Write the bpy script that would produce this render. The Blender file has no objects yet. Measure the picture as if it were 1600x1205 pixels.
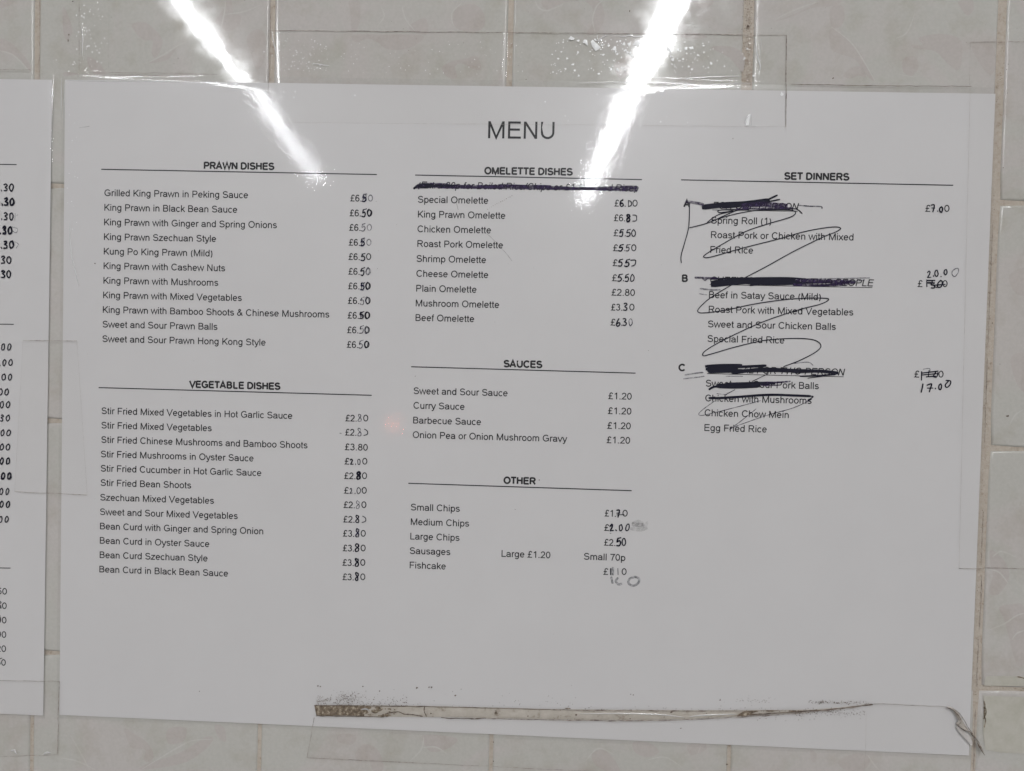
import bpy, math, random
from mathutils import Vector, Matrix, noise
random.seed(7)
S = bpy.context.scene
COL = S.collection

# ------------------------------------------------------------------ camera
P = 0.10878267                    # tile pitch in metres
Z0 = 1.50                         # height of the wall's reference joint above the floor
RX, RY, RZ = -0.0202304, 0.0360498, 0.0243643
CX, CY, CZ = 2.16375 * P, -0.7292 * P, 3.211049 * P
F = 1200.0                        # focal length in photo pixels (1600 wide)
def rot():
    return Matrix.Rotation(RZ, 3, 'Z') @ Matrix.Rotation(RY, 3, 'Y') @ Matrix.Rotation(RX, 3, 'X')
ROT = rot()
TOW = Matrix(((1, 0, 0), (0, 0, -1), (0, 1, 0)))     # wall frame (right, up, out) -> world
cam = bpy.data.cameras.new('camera'); cam.sensor_width = 36; cam.lens = 36 * F / 1600
cam.clip_start = 0.01; cam.clip_end = 60
co = bpy.data.objects.new('camera', cam); COL.objects.link(co)
M = (TOW @ ROT).to_4x4(); M.translation = Vector((CX, -CZ, CY + Z0)); co.matrix_world = M
S.camera = co

# ------------------------------------------------------------------ world, exposure
w = bpy.data.worlds.new('World'); S.world = w; w.use_nodes = True
w.node_tree.nodes['Background'].inputs[0].default_value = (1.0, 0.975, 0.955, 1)
w.node_tree.nodes['Background'].inputs[1].default_value = 0.265
S.view_settings.view_transform = 'Standard'; S.view_settings.look = 'None'
S.view_settings.exposure = 0.0; S.view_settings.gamma = 1.0
S.cycles.transparent_max_bounces = 32
S.cycles.max_bounces = 8
S.cycles.sample_clamp_indirect = 6
LAMP = 73.0

# ------------------------------------------------------------------ materials
def mat(name):
    m = bpy.data.materials.new(name); m.use_nodes = True
    nt = m.node_tree; nt.nodes.clear()
    return m, nt, nt.nodes.new('ShaderNodeOutputMaterial')
def N(nt, t, **kw):
    n = nt.nodes.new(t)
    for k, v in kw.items():
        if k in n.inputs: n.inputs[k].default_value = v
        else: setattr(n, k, v)
    return n
def nz(nt, scale, detail=2, rough=0.5, dist=0.0, stretch=None):
    tc = N(nt, 'ShaderNodeNewGeometry')
    src = tc.outputs['Position']
    if stretch:
        mp = N(nt, 'ShaderNodeMapping'); mp.inputs['Scale'].default_value = stretch
        nt.links.new(src, mp.inputs['Vector']); src = mp.outputs[0]
    n = N(nt, 'ShaderNodeTexNoise'); n.inputs['Scale'].default_value = scale
    n.inputs['Detail'].default_value = detail; n.inputs['Roughness'].default_value = rough
    n.inputs['Distortion'].default_value = dist
    nt.links.new(src, n.inputs['Vector'])
    return n.outputs['Fac']
def ramp(nt, fac, stops):
    r = N(nt, 'ShaderNodeValToRGB'); e = r.color_ramp.elements
    while len(e) < len(stops): e.new(0.5)
    for k, (p, c) in enumerate(stops):
        e[k].position = p; e[k].color = (*c, 1) if len(c) == 3 else c
    nt.links.new(fac, r.inputs[0]); return r.outputs[0]
def bump(nt, h, dist, prev=None):
    b = N(nt, 'ShaderNodeBump'); b.inputs['Distance'].default_value = dist
    nt.links.new(h, b.inputs['Height'])
    if prev: nt.links.new(prev, b.inputs['Normal'])
    return b.outputs[0]
def mixc(nt, fac, a, b):
    m = N(nt, 'ShaderNodeMix', data_type='RGBA')
    if isinstance(fac, float): m.inputs[0].default_value = fac
    else: nt.links.new(fac, m.inputs[0])
    for i, v in ((6, a), (7, b)):
        if isinstance(v, tuple): m.inputs[i].default_value = (*v, 1)
        else: nt.links.new(v, m.inputs[i])
    return m.outputs[2]

def tile_mat(name, ca, cb, rough=0.055):
    m, nt, out = mat(name)
    b = N(nt, 'ShaderNodeBsdfPrincipled')
    big = ramp(nt, nz(nt, 22, 3, 0.5, 1.2), [(0.44, (0, 0, 0)), (0.58, (1, 1, 1))])
    c = mixc(nt, big, ca, cb)
    fine = ramp(nt, nz(nt, 900, 2), [(0.3, (0.94, 0.94, 0.935)), (0.7, (1, 1, 1))])
    mm = N(nt, 'ShaderNodeMix', data_type='RGBA', blend_type='MULTIPLY'); mm.inputs[0].default_value = 1
    nt.links.new(c, mm.inputs[6]); nt.links.new(fine, mm.inputs[7])
    gr = ramp(nt, nz(nt, 60, 5, 0.65), [(0.50, (1, 1, 1)), (0.78, (0.86, 0.83, 0.78))])
    m2 = N(nt, 'ShaderNodeMix', data_type='RGBA', blend_type='MULTIPLY'); m2.inputs[0].default_value = 1
    nt.links.new(mm.outputs[2], m2.inputs[6]); nt.links.new(gr, m2.inputs[7])
    nt.links.new(m2.outputs[2], b.inputs['Base Color'])
    rr = N(nt, 'ShaderNodeMapRange'); nt.links.new(nz(nt, 150, 3), rr.inputs[0])
    rr.inputs[1].default_value = 0.3; rr.inputs[2].default_value = 0.75
    rr.inputs[3].default_value = rough * 0.6; rr.inputs[4].default_value = rough * 1.9
    nt.links.new(rr.outputs[0], b.inputs['Roughness'])
    n1 = bump(nt, nz(nt, 60, 2, 0.4), 0.000045)
    n1 = bump(nt, nz(nt, 260, 2, 0.5), 0.0000085, n1)
    n1 = bump(nt, nz(nt, 1000, 1), 0.0000022, n1)
    nt.links.new(n1, b.inputs['Normal'])
    nt.links.new(b.outputs[0], out.inputs[0]); return m
TILE = tile_mat('tile_glaze', (0.488, 0.474, 0.442), (0.506, 0.476, 0.454))
PINK = tile_mat('tile_glaze_pink', (0.477, 0.438, 0.416), (0.487, 0.447, 0.425))
PALE = tile_mat('tile_glaze_pale', (0.53, 0.52, 0.49), (0.54, 0.52, 0.49))

def rough_mat(name, stops, scale, rough=0.8, bd=0.0003, detail=5):
    m, nt, out = mat(name)
    b = N(nt, 'ShaderNodeBsdfPrincipled'); b.inputs['Roughness'].default_value = rough
    h = nz(nt, scale, detail, 0.65)
    nt.links.new(ramp(nt, h, stops), b.inputs['Base Color'])
    nt.links.new(bump(nt, nz(nt, scale * 2.5, 3), bd), b.inputs['Normal'])
    nt.links.new(b.outputs[0], out.inputs[0]); return m
GROUT = rough_mat('grout', [(0.25, (0.24, 0.185, 0.14)), (0.40, (0.42, 0.36, 0.30)), (0.7, (0.49, 0.44, 0.38))], 500)
PAPER = rough_mat('paper', [(0.3, (0.592, 0.576, 0.575)), (0.7, (0.606, 0.590, 0.588))], 30, 0.7, 0.000002, 2)
GRIME = rough_mat('grime', [(0.36, (0.09, 0.065, 0.045)), (0.54, (0.20, 0.155, 0.11)), (0.66, (0.44, 0.39, 0.31))], 700, 0.8, 0.00003)
SOILED = rough_mat('soiled_adhesive', [(0.28, (0.22, 0.18, 0.14)), (0.42, (0.42, 0.38, 0.33)), (0.7, (0.50, 0.46, 0.41))], 260, 0.7, 0.00003)
SPECK = rough_mat('dirt_speck', [(0.3, (0.07, 0.05, 0.04)), (0.7, (0.16, 0.12, 0.09))], 300)
EDGED = rough_mat('edge_dirt', [(0.38, (0.13, 0.10, 0.085)), (0.6, (0.42, 0.37, 0.33))], 420)
CRUST = rough_mat('tape_residue', [(0.3, (0.41, 0.39, 0.33)), (0.7, (0.49, 0.47, 0.42))], 160, 0.55, 0.0001)

def clear_mat(name, tint, haze, r1, r2, mixr, bumps, hazecol=(0.8, 0.8, 0.8), ior=1.5):
    m, nt, out = mat(name)
    nrm = None
    for sc, dist, st in bumps: nrm = bump(nt, nz(nt, sc, 2, 0.5, 0.3, st), dist, nrm)
    tr = N(nt, 'ShaderNodeBsdfTransparent'); tr.inputs[0].default_value = (*tint, 1)
    g1 = N(nt, 'ShaderNodeBsdfGlossy', Roughness=r1); g2 = N(nt, 'ShaderNodeBsdfGlossy', Roughness=r2)
    lw = N(nt, 'ShaderNodeLayerWeight')           # Schlick's formula: the same from both sides of the thin film
    for n in (g1, g2, lw): nt.links.new(nrm, n.inputs['Normal'])
    pw = N(nt, 'ShaderNodeMath', operation='POWER'); nt.links.new(lw.outputs['Facing'], pw.inputs[0]); pw.inputs[1].default_value = 5
    f0 = ((ior - 1) / (ior + 1)) ** 2
    fr = N(nt, 'ShaderNodeMath', operation='MULTIPLY_ADD'); nt.links.new(pw.outputs[0], fr.inputs[0]); fr.inputs[1].default_value = 1 - f0; fr.inputs[2].default_value = f0
    gm = N(nt, 'ShaderNodeMixShader', Fac=mixr); gm.inputs[0].default_value = mixr
    nt.links.new(g1.outputs[0], gm.inputs[1]); nt.links.new(g2.outputs[0], gm.inputs[2])
    df = N(nt, 'ShaderNodeBsdfDiffuse'); df.inputs[0].default_value = (*hazecol, 1)
    hm = N(nt, 'ShaderNodeMixShader'); hm.inputs[0].default_value = haze
    nt.links.new(tr.outputs[0], hm.inputs[1]); nt.links.new(df.outputs[0], hm.inputs[2])
    mx = N(nt, 'ShaderNodeMixShader'); nt.links.new(fr.outputs[0], mx.inputs[0])
    nt.links.new(hm.outputs[0], mx.inputs[1]); nt.links.new(gm.outputs[0], mx.inputs[2])
    nt.links.new(mx.outputs[0], out.inputs[0]); return m
FILM = clear_mat('laminate_film', (0.995, 0.995, 0.995), 0.01, 0.04, 0.27, 0.42,
                 [(55, 0.00002, None), (420, 0.0000150, None), (1000, 0.0000085, None)])
TAPE = clear_mat('clear_tape', (0.999, 0.998, 0.996), 0.001, 0.05, 0.25, 0.25,
                 [(70, 0.00002, None), (700, 0.0000045, (1, 1, 0.5))], (0.75, 0.72, 0.68), 1.22)
BUBB_GLINT = clear_mat('air_bubble', (0.98, 0.98, 0.98), 0.8, 0.15, 0.4, 0.5, [(900, 0.00002, None)], (0.95, 0.95, 0.95))  # white haze for bubbles; also paints the lifted film's glint
WHITE_GLEAM = clear_mat('creased_film_glint', (0.95, 0.95, 0.95), 0.35, 0.10, 0.3, 0.4, [(700, 0.00001, None)], (0.95, 0.95, 0.95), 1.9)  # white haze adds painted brightness to the glints on the creases

def flat_mat(name, col, rough, alpha=1.0, mottled=False):
    m, nt, out = mat(name)
    b = N(nt, 'ShaderNodeBsdfPrincipled'); b.inputs['Base Color'].default_value = (*col, 1)
    b.inputs['Roughness'].default_value = rough; b.inputs['Specular IOR Level'].default_value = 0.25
    if alpha >= 1 and not mottled: nt.links.new(b.outputs[0], out.inputs[0]); return m
    tr = N(nt, 'ShaderNodeBsdfTransparent'); mx = N(nt, 'ShaderNodeMixShader')
    if mottled:
        r = N(nt, 'ShaderNodeMapRange'); nt.links.new(nz(nt, 700, 3, 0.6), r.inputs[0])
        r.inputs[1].default_value = 0.32; r.inputs[2].default_value = 0.62
        r.inputs[3].default_value = alpha * 0.35; r.inputs[4].default_value = min(1, alpha * 1.35)
        nt.links.new(r.outputs[0], mx.inputs[0])
    else: mx.inputs[0].default_value = alpha
    nt.links.new(tr.outputs[0], mx.inputs[1]); nt.links.new(b.outputs[0], mx.inputs[2])
    nt.links.new(mx.outputs[0], out.inputs[0]); return m
INK = flat_mat('printed_ink', (0.018, 0.017, 0.020), 0.8)
MARK = flat_mat('marker_ink', (0.006, 0.006, 0.016), 0.7)
MARKT = flat_mat('worn_marker_ink', (0.015, 0.015, 0.045), 0.6, 0.66, True)
PURP = flat_mat('thin_purple_marker', (0.020, 0.008, 0.048), 0.5, 0.80, True)
SMUD = flat_mat('rubbed_marker', (0.16, 0.17, 0.19), 0.6, 0.42, True)
SMUD2 = flat_mat('faint_marker', (0.10, 0.10, 0.13), 0.6, 0.50, True)

def emis(name, col, s):
    m, nt, out = mat(name); e = N(nt, 'ShaderNodeEmission', Strength=s)
    e.inputs[0].default_value = (*col, 1); nt.links.new(e.outputs[0], out.inputs[0]); return m
def plain(name, col, rough):
    m, nt, out = mat(name); b = N(nt, 'ShaderNodeBsdfPrincipled', Roughness=rough)
    b.inputs['Base Color'].default_value = (*col, 1); nt.links.new(b.outputs[0], out.inputs[0]); return m

# ------------------------------------------------------------------ geometry helpers
def on_wall(px, py, out=0.0020):
    """point (metres right, metres up) seen at a place measured on the photograph, on the plane of the sheets"""
    d = ROT @ Vector(((px - 800) / F, -(py - 602.5) / F, -1.0))
    t = (out - CZ) / d.z
    return (CX + t * d.x, CY + t * d.y)
def tag(o, label=None, cat=None, group=None, kind=None):
    for k, v in (('label', label), ('category', cat), ('group', group), ('kind', kind)):
        if v: o[k] = v
    return o
def build(name, verts, faces, m, parent=None, smooth=False):
    """verts as (x right, z up, out) in wall metres; origin goes to the middle of the piece"""
    n = len(verts); c = [sum(v[k] for v in verts) / n for k in range(3)]
    me = bpy.data.meshes.new(name)
    me.from_pydata([(v[0] - c[0], -(v[2] - c[2]), v[1] - c[1]) for v in verts], [], faces)
    for mm in (m if isinstance(m, list) else [m]): me.materials.append(mm)
    if smooth: me.polygons.foreach_set('use_smooth', [True] * len(me.polygons))
    me.update()
    o = bpy.data.objects.new(name, me); COL.objects.link(o)
    loc = Vector((c[0], -c[2], c[1] + Z0))
    if parent:
        o.parent = parent; q = parent; acc = Vector((0, 0, 0))
        while q: acc += q.location; q = q.parent
        o.location = loc - acc
    else: o.location = loc
    return o
def empty(name, x, z, y=0.0):
    o = bpy.data.objects.new(name, None); COL.objects.link(o); o.empty_display_size = 0.02
    o.location = (x, -y, z + Z0); return o

def sstep(a, b, t):
    t = max(0, min(1, (t - a) / (b - a))); return t * t * (3 - 2 * t)

# menu sheet (A3, laminated) in wall metres
def mid(a, b): return (a + b) / 2
TL, TR, BR, BL = on_wall(102, 125), on_wall(1555, 147), on_wall(1513.5, 1180.5), on_wall(93, 1117)
PX0, PX1 = mid(TL[0], BL[0]), mid(TR[0], BR[0]); 
def sheet_pt(u, v):          # u 0..1 left to right, v 0..1 top to bottom
    t = [TL[k] + (TR[k] - TL[k]) * u for k in (0, 1)]; b = [BL[k] + (BR[k] - BL[k]) * u for k in (0, 1)]
    return (t[0] + (b[0] - t[0]) * v, t[1] + (b[1] - t[1]) * v)
TILE_H = 0.0016
SHEET_H = 0.0021
def sheet_h(x, z):
    n = noise.noise(Vector((x * 9, z * 9, 3.1))) * 0.00006 + noise.noise(Vector((x * 24, z * 24, 8.1))) * 0.000018
    top = TL[1] + (TR[1] - TL[1]) * (x - TL[0]) / (TR[0] - TL[0])
    d = top - z                      # distance below the top edge
    curl = 0.00012 * math.exp(-max(d, 0) / 0.010)
    return SHEET_H + n + curl

# ---- ribbons
def catmull(pts, n=6):
    if len(pts) < 3: return list(pts)
    out = []; L = len(pts)
    for i in range(L - 1):
        p0 = pts[max(i - 1, 0)]; p1 = pts[i]; p2 = pts[i + 1]; p3 = pts[min(i + 2, L - 1)]
        for k in range(n):
            t = k / n
            out.append(tuple(0.5 * (2 * p1[j] + (p2[j] - p0[j]) * t + (2 * p0[j] - 5 * p1[j] + 4 * p2[j] - p3[j]) * t * t
                       + (3 * p1[j] - p0[j] - 3 * p2[j] + p3[j]) * t ** 3) for j in (0, 1)))
    out.append(tuple(pts[-1])); return out
def ribbon(V, Fc, pts, width, h, cap=False, closed=False, maxseg=0.006, taper=None):
    """adds a flat strip following pts (wall metres); h(x,z) gives its distance from the wall"""
    p = [pts[0]]
    for q in pts[1:]:
        L = math.dist(p[-1], q)
        if L < 1e-6: continue
        k = max(1, int(L / maxseg)); a = p[-1]
        for i in range(1, k + 1): p.append((a[0] + (q[0] - a[0]) * i / k, a[1] + (q[1] - a[1]) * i / k))
    n = len(p)
    if n < 2: return
    hw = width / 2; base = len(V)
    for i in range(n):
        a = p[i - 1] if i > 0 else (p[-2] if closed else None)
        b = p[i + 1] if i < n - 1 else (p[1] if closed else None)
        d1 = Vector((p[i][0] - a[0], p[i][1] - a[1])).normalized() if a else None
        d2 = Vector((b[0] - p[i][0], b[1] - p[i][1])).normalized() if b else None
        d1 = d1 or d2; d2 = d2 or d1
        t = d1 + d2
        if t.length < 0.2: t = d2
        t.normalize(); nn = Vector((-t.y, t.x)); c = max(0.45, nn.dot(Vector((-d2.y, d2.x))))
        s = hw / c
        if taper: s *= taper(i / (n - 1))
        ox = oz = 0
        if cap and i == 0: ox, oz = -t.x * hw * 0.6, -t.y * hw * 0.6
        if cap and i == n - 1: ox, oz = t.x * hw * 0.6, t.y * hw * 0.6
        f = 0.75 if cap and i in (0, n - 1) else 1
        for sg in (1, -1):
            x, z = p[i][0] + ox + sg * nn.x * s * f, p[i][1] + oz + sg * nn.y * s * f
            V.append((x, z, h(x, z)))
    for i in range(n - 1):
        k = base + 2 * i; Fc.append((k, k + 1, k + 3, k + 2))

# ---- printed letters as strokes (em = 1000)
G = {
'A': (667, "45,0 333,700 622,0|140,235 527,235"), 'B': (667, "118,0 118,716|118,672 360,672 @365,525,165,147,90,-90 118,378|118,378 380,378 @385,211,190,167,90,-90 118,44"),
'C': (722, "@385,358,290,320,38,322"), 'D': (722, "124,0 124,716|124,672 320,672 @330,358,300,314,90,-90 124,44"),
'E': (667, "124,0 124,716|124,672 610,672|124,378 580,378|124,44 625,44"), 'F': (611, "124,0 124,716|124,672 570,672|124,355 520,355"),
'G': (778, "@390,358,300,320,40,310 664,120 664,332 400,332"), 'H': (722, "124,0 124,716|598,0 598,716|124,380 598,380"),
'I': (278, "139,0 139,716"), 'K': (667, "122,0 122,716|610,716 122,235|270,385 630,0"), 'L': (556, "118,0 118,716|118,44 535,44"),
'M': (833, "118,0 118,716|125,700 416,30 708,700|715,716 715,0"), 'N': (722, "122,0 122,716|130,700 592,16|600,0 600,716"),
'O': (778, "@389,358,302,320,0,360"), 'P': (667, "122,0 122,716|122,672 380,672 @390,502,185,170,90,-90 122,332"),
'R': (722, "122,0 122,716|122,672 410,672 @420,512,180,160,90,-90 122,352|390,345 635,0"),
'S': (667, "@333,520,225,155,18,268 @333,208,250,168,92,-165"), 'T': (611, "305,0 305,716|20,672 590,672"),
'U': (722, "122,716 122,260 @361,265,239,225,180,360 600,716"), 'V': (667, "30,716 333,15 637,716"),
'W': (944, "30,716 245,20 472,700 700,20 914,716"), 'Y': (667, "333,0 333,300 30,716|333,300 637,716"),
'a': (556, "85,365 @262,350,178,135,165,10 446,300 446,120 475,0|446,300 300,280 @220,155,145,115,95,280 340,60 446,170"),
'b': (556, "110,0 110,716|@294,259,184,225,0,360"), 'c': (500, "@270,259,200,225,42,318"),
'd': (556, "446,0 446,716|@262,259,184,225,0,360"), 'e': (556, "82,268 474,268|@278,259,196,225,0,320"),
'f': (278, "133,0 133,590 @210,590,77,85,180,95 270,675|20,480 250,480"),
'g': (556, "446,519 446,10 @265,10,181,175,0,-155|@262,265,184,220,0,360"), 'h': (556, "110,0 110,716|110,310 @278,310,168,175,170,0 446,0"),
'i': (222, "111,0 111,519|111,622 111,716"), 'k': (500, "110,0 110,716|450,519 110,190|225,310 475,0"), 'l': (222, "111,0 111,716"),
'm': (833, "110,0 110,519|110,335 @263,335,153,150,170,0 416,0|416,335 @569,335,153,150,170,0 722,0"),
'n': (556, "110,0 110,519|110,310 @278,310,168,175,170,0 446,0"), 'o': (556, "@278,259,198,225,0,360"),
'p': (556, "110,-210 110,519|@294,259,184,225,0,360"), 'r': (333, "112,0 112,519|112,330 @255,335,143,150,180,85 335,478"),
's': (500, "@250,378,160,107,20,265 @250,157,172,114,88,-160"), 't': (278, "128,670 128,110 @192,110,64,68,180,270 258,44|15,480 250,480"),
'u': (556, "446,0 446,519|110,519 110,210 @278,210,168,174,180,360"), 'v': (500, "25,519 250,20 475,519"),
'w': (722, "20,519 190,25 361,500 532,25 702,519"), 'x': (500, "40,519 460,0|460,519 40,0"),
'y': (500, "25,519 255,20|475,519 240,-90 180,-160 60,-160"), 'z': (500, "50,475 425,475 55,44 465,44"),
'0': (556, "@278,353,196,315,0,360"), '1': (556, "340,0 340,710|340,690 270,600 130,530"),
'2': (556, "@275,490,192,178,172,-35 80,48 512,44"), '3': (556, "@268,525,165,148,160,-90|@268,208,198,168,90,-165"),
'5': (556, "485,665 178,665 125,350 @278,235,200,195,130,-160"), '6': (556, "@278,220,190,180,0,360|@300,345,215,325,45,200"),
'7': (556, "50,665 495,665 340,420 225,0"), '8': (556, "@278,530,160,142,0,360|@278,208,195,168,0,360"),
'9': (556, "@278,490,190,182,0,360|@262,360,208,320,20,-140"), '£': (556, "@330,530,140,142,10,178 200,330 185,130 85,44 510,44|50,350 400,350"),
'.': (278, "139,0 139,95"), '(': (333, "@400,255,270,470,128,232"), ')': (333, "@-67,255,270,470,52,-52"), "'": (191, "95,480 95,716"),
'&': (667, "610,10 215,500 @300,580,100,95,215,-20 390,530 180,370 @240,190,175,150,140,300 400,110 560,350"),
'/': (278, "10,-10 268,726"), '-': (333, "40,270 290,270"), ' ': (278, ''),
}
BOLDADV = {'A': 722, 'B': 722, 'F': 611, 'L': 611, 'I': 278}
GC = {}
def glyph(ch):
    if ch in GC: return GC[ch]
    adv, d = G[ch]; st = []
    for s in d.split('|') if d else []:
        pl = []
        for tok in s.split():
            if tok[0] == '@':
                cx, cy, rx, ry, a0, a1 = map(float, tok[1:].split(','))
                k = max(4, int(abs(a1 - a0) / 20))
                for i in range(k + 1):
                    a = math.radians(a0 + (a1 - a0) * i / k); pl.append((cx + rx * math.cos(a), cy + ry * math.sin(a)))
            else: pl.append(tuple(map(float, tok.split(','))))
        st.append((pl, d.count('@') and abs(pl[0][0] - pl[-1][0]) + abs(pl[0][1] - pl[-1][1]) < 1))
    GC[ch] = (adv, st); return GC[ch]
EM = 0.00427
EMS = []
def ink_h(x, z): return sheet_h(x, z) + 0.00006
def mark_h(x, z): return sheet_h(x, z) + 0.00020
def rightpt(p0, xr, yl):     # point on the sheet's horizontal through p0 that the photo shows at column xr
    th = 0.00095; y = yl
    for _ in range(4):
        q = on_wall(xr, y)
        want = p0[1] + (q[0] - p0[0]) * math.tan(th)
        y += (q[1] - want) / 0.000291
    return (q[0], want)
def print_text(text, xl, yl, xr, parent, name='printed_line', bold=False, italic=False, em=None, under=False, m=None, wt=None, h=None):
    p0 = on_wall(xl, yl); p1 = rightpt(p0, xr, yl)
    pens = []; x = 0
    for ch in text: pens.append(x); x += BOLDADV.get(ch, glyph(ch)[0]) if bold else glyph(ch)[0]
    x0 = 60 if text[0] not in ' £' else 40
    x1 = x - 60
    L = math.dist(p0, p1); sc = L / (x1 - x0) * 1000; e = em or EM
    EMS.append((text[:12], round(sc * 1000, 3)))
    ux = Vector((p1[0] - p0[0], p1[1] - p0[1])).normalized(); uz = Vector((-ux.y, ux.x))
    V, Fc = [], []; wd = e * (wt or (0.190 if bold else 0.108))
    for ch, px in zip(text, pens):
        for pl, closed in glyph(ch)[1]:
            q = []
            for a, b in pl:
                if italic: a += b * 0.21
                X = (px + a - x0) / 1000 * sc; Z = b / 1000 * e
                q.append((p0[0] + ux.x * X + uz.x * Z, p0[1] + ux.y * X + uz.y * Z))
            ribbon(V, Fc, q, wd * (1.15 if ch == '.' else 1), h or ink_h, closed=closed)
    if under:
        for_u = [(p0[0] - uz.x * e * 0.13, p0[1] - uz.y * e * 0.13), (p1[0] - uz.x * e * 0.13, p1[1] - uz.y * e * 0.13)]
        ribbon(V, Fc, for_u, e * 0.07, h or ink_h)
    o = build(name, V, Fc, m or INK, parent)
    o['label'] = ('bold ' if bold else 'italic ' if italic else '') + 'printed words ' + text
    return o
def rule(x0, y0, x1, y1, parent):
    V, Fc = [], []; ribbon(V, Fc, [on_wall(x0, y0), on_wall(x1, y1)], 0.00048, ink_h)
    return build('printed_rule', V, Fc, INK, parent)
def pen(strokes, width_px, parent, name, m=None, smooth=True, dh=0.0, label=None, taper=None):
    """strokes: lists of photo places; one object"""
    if m in (SMUD2, PURP, SMUD) and len(strokes) > 1:
        for i, s in enumerate(strokes): o = pen([s], width_px, parent, name, m, smooth, dh + 0.000004 * i, label, taper)
        return o
    V, Fc = [], []
    for k, s in enumerate(strokes):
        wpx = width_px
        if isinstance(s, tuple): s, wpx = s
        q = [on_wall(*p) for p in s]
        if smooth: q = catmull(q, 6)
        ribbon(V, Fc, q, wpx * 0.00029, lambda x, z: mark_h(x, z) + dh + 0.000004 * k, cap=True, taper=taper)
    o = build(name, V, Fc, m or MARK, parent)
    if label: o['label'] = label
    return o
HD = {  # handwritten figures in a 0.6 x 1 box
'0': [[(.32, 1), (.1, .8), (.03, .45), (.15, .06), (.38, .02), (.55, .3), (.55, .7), (.36, 1)]],
'1': [[(.3, 1), (.3, .5), (.26, 0)]], '2': [[(.08, .75), (.25, 1), (.45, .85), (.4, .5), (.08, .02)], [(.08, .03), (.6, .1)]],
'3': [[(.08, .9), (.35, 1), (.5, .8), (.22, .55), (.5, .35), (.42, .05), (.05, .05)]],
'5': [[(.62, 1.02), (.2, .93)], [(.2, .93), (.1, .55), (.38, .62), (.52, .35), (.35, .03), (.02, .06)]],
'6': [[(.45, 1), (.15, .65), (.06, .25), (.25, 0), (.5, .18), (.42, .45), (.12, .35)]],
'7': [[(.02, .95), (.5, .98), (.4, .5), (.3, -.1)], [(.12, .5), (.55, .5)]],
'8': [[(.45, .9), (.2, .98), (.12, .75), (.45, .4), (.42, .08), (.12, .05), (.1, .3), (.45, .65), (.45, .9)]],
'.': [[(.1, .13), (.13, .0)]], 'B': [[(.12, 1), (.1, 0)], [(.12, 1), (.45, .85), (.15, .55), (.5, .3), (.1, 0)]],
}
def hand(txt, x, y, h, parent, w=1.7, m=None, adv=None, jit=0.05, name='marker_price', twice=False, slant=0.0, label=None):
    """handwritten figures; x,y left baseline in photo pixels, h height in photo pixels"""
    st = []; cx = x
    for rep in range(2 if twice else 1):
        cx = x
        for ch in txt:
            for s in HD[ch]:
                jx, jy = random.uniform(-.6, .6) * rep, random.uniform(-.8, .8) * rep
                st.append([(cx + jx + (a + random.uniform(-jit, jit)) * h * 0.95 + b * slant * h, y + jy - (b + random.uniform(-jit, jit)) * h) for a, b in s])
            cx += (adv or h * 0.72) * (0.5 if ch == '.' else 1)
    return pen(st, w, parent, name, m, label=label)

# ------------------------------------------------------------------ the wall: grout bed and glazed tiles
J_TOP = [(56, 60), (424, 60), (797, 60), (1170, 60), (1566.5, 60)]
J_BOT = [(47.5, 1180), (404, 1180), (767, 1180), (1140, 1180), (1523, 1190)]
cols = []
for a, b in zip(J_TOP, J_BOT):
    A, B = on_wall(*a), on_wall(*b); cols.append(lambda z, A=A, B=B: A[0] + (B[0] - A[0]) * (z - A[1]) / (B[1] - A[1]))
cols = [lambda z, f=cols[0]: f(z) - 2 * P, lambda z, f=cols[0]: f(z) - P] + cols + [lambda z, f=cols[4]: f(z) + P, lambda z, f=cols[4]: f(z) + 2 * P]
rows = []
for (xa, ya), (xb, yb) in (((90, 289.7), (1575, 316.5)), ((85, 657.8), (1575, 701.5)), ((82, 1021.5), (1580, 1078))):
    A, B = on_wall(xa, ya), on_wall(xb, yb); rows.append(lambda x, A=A, B=B: A[1] + (B[1] - A[1]) * (x - A[0]) / (B[0] - A[0]))
rows = [lambda x, f=rows[0]: f(x) + 2 * P, lambda x, f=rows[0]: f(x) + P] + rows + [lambda x, f=rows[2]: f(x) - P]
VG = [0.0021, 0.0021, 0.0021, 0.0020, 0.0021, 0.0045, 0.0034, 0.0022, 0.0022]      # joint widths, upper rows
VGB = [0.0014] * 9                                                                # lower row joints are tighter
GX0, GX1, GZ0, GZ1 = -0.30, 0.72, -0.36, 0.33
nx, nz_ = 60, 40
gv = [(GX0 + (GX1 - GX0) * i / nx, GZ1 + (GZ0 - GZ1) * j / nz_, 0.0009 + 0.00008 * noise.noise(Vector((i * .7, j * .7, 0)))) for j in range(nz_ + 1) for i in range(nx + 1)]
gf = [(j * (nx + 1) + i, (j + 1) * (nx + 1) + i, (j + 1) * (nx + 1) + i + 1, j * (nx + 1) + i + 1) for j in range(nz_) for i in range(nx)]
wall = build('wall', gv, gf, GROUT, None, True); tag(wall, kind='structure')
wall['label'] = 'tan grout of the tiled wall behind the menus'

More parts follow.
